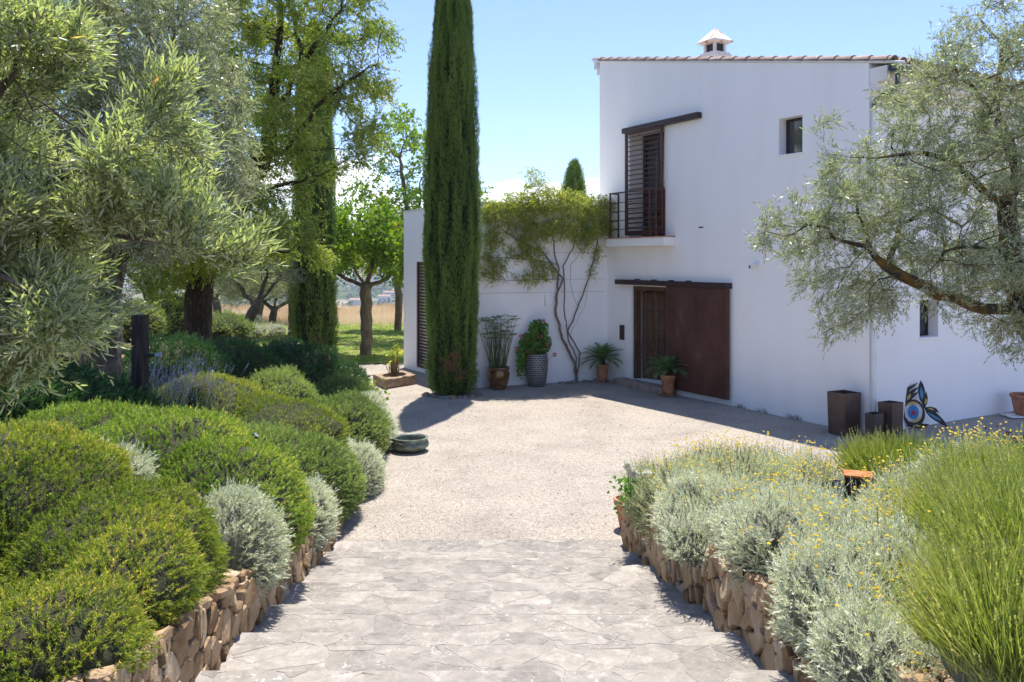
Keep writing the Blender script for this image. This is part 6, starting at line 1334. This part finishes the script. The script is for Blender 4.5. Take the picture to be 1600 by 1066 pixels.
# little weeds along the wall foot
g = Geo(); n = 260; t_ = 4.9 + RNG.random(n) * 1.8; B = np.array([hw(a, .01, -.02 - .1 * RNG.random()) for a in t_]); kk = noise(B * 3, 8) > .0; B = B[kk]; blades(g, B, nrm(np.array([0, 0, 1.0]) + rnd(len(B), .5)), .05 + .10 * RNG.random(len(B)), .008, 0, None)
tag(g.build('weeds', M['deadtwig']), 'thin dry weeds along the foot of the white wall', 'weeds', kind='stuff')
# leaf litter on gravel and steps
g = Geo(); n = 380; y = 9.2 + RNG.random(n) ** 1.3 * 9; x = -2 + RNG.random(n) * 7; B = np.stack([x, y, np.full(n, .024)], -1); D = rnd(n) * (1, 1, .15); blades(g, B, nrm(D), .03 + .02 * RNG.random(n), .014, 0, None)
tag(g.build('leaf_litter', M['reed']), 'scattered dry leaves lying on the gravel', 'leaf litter', kind='stuff')

# ------------------------------------------------------------------ far valley: woods, houses
g = Geo(); n = 3800; r = np.exp(RNG.uniform(math.log(75), math.log(4200), n)); th = RNG.uniform(-.45, .12, n); x = r * np.sin(th); y = r * np.cos(th); cl = fbm(np.stack([x / 160, y / 500, x * 0], -1), 31, 3)
k = (cl > .03) | (r < 110) & (cl > -.1); x, y, r = x[k], y[k], r[k]; z = terrain(x, y); n = len(x); s_ = np.interp(r, [70, 300, 4000], [1.1, 4, 13]) * (.6 + .8 * RNG.random(n))
for cx_, cy_, cz_, ss in zip(x, y, z, s_):
    m = 60 if cy_ < 500 else 14; d = nrm(RNG.normal(size=(m, 3))); p = np.array([cx_, cy_, cz_ + ss * .7]) + d * ss * (.55 + .4 * RNG.random((m, 1))) * [1.3, 1.3, .8]; blades(g, p, nrm(rnd(m)), ss * .7, ss * .55, 0, None)
tag(g.build('distant_trees', M['farleaf']), 'scattered dark trees across the hazy valley floor', 'trees', kind='stuff')
rs = random.Random(12); wl = solid('far_house_wall', [(0, (.55, .52, .47)), (1, (.72, .70, .66))], rough=.9); rfm = solid('far_house_roof', [(0, (.32, .18, .12)), (1, (.45, .3, .22))], rough=.9)
for i, (px, dist) in enumerate(((532, 900), (545, 1150), (556, 1000), (590, 1250), (598, 1400), (604, 1000), (612, 1500), (628, 1200), (540, 1900), (596, 2100))):
    x = (px - 800) / F * dist; z = float(terrain(np.array([x]), np.array([float(dist)]))[0]); root = empty('valley_house', (x, dist, z), ['small pale house far down in the hazy valley', 'tiny pale building far away in the valley haze'][i > 5], 'house', 'far houses in the valley')
    a_ = rs.uniform(-.5, .5); e1 = np.array([math.cos(a_), math.sin(a_), 0]) * rs.uniform(14, 30); e2 = np.array([-math.sin(a_), math.cos(a_), 0]) * rs.uniform(9, 13); h = rs.uniform(5, 9); o_ = np.array([x, dist, z - 1]); g = Geo(); box(g, o_, e1, e2, (0, 0, h + 1)); g.build('wall', wl, root)
    g = Geo(); V = [o_ + (0, 0, h + 1) - e1 * .03 - e2 * .05, o_ + (0, 0, h + 1) + e1 * 1.03 - e2 * .05, o_ + (0, 0, h + 1) + e1 * 1.03 + e2 * 1.05, o_ + (0, 0, h + 1) - e1 * .03 + e2 * 1.05, o_ + (0, 0, h + 3.5) + e2 * .5 - e1 * .03, o_ + (0, 0, h + 3.5) + e2 * .5 + e1 * 1.03]
    g.add(V, [[0, 1, 5, 4], [2, 3, 4, 5]]); g.add(V, [[0, 4, 3], [1, 2, 5]]); g.build('roof', rfm, root)

# ------------------------------------------------------------------ haze
hz, t, out = newmat('haze_air'); pv = t.nodes.new('ShaderNodeVolumePrincipled'); pv.inputs['Color'].default_value = (.75, .84, .97, 1); pv.inputs['Density'].default_value = .00021; pv.inputs['Anisotropy'].default_value = .2
t.links.new(pv.outputs[0], out.inputs['Volume'])
g = Geo(); box(g, (-14500, -14500, -140), (29000, 0, 0), (0, 29000, 0), (0, 0, 140 + ZMAX + 12)); tag(g.build('haze', hz), 'thin pale blue air over the valley', 'haze', kind='stuff')
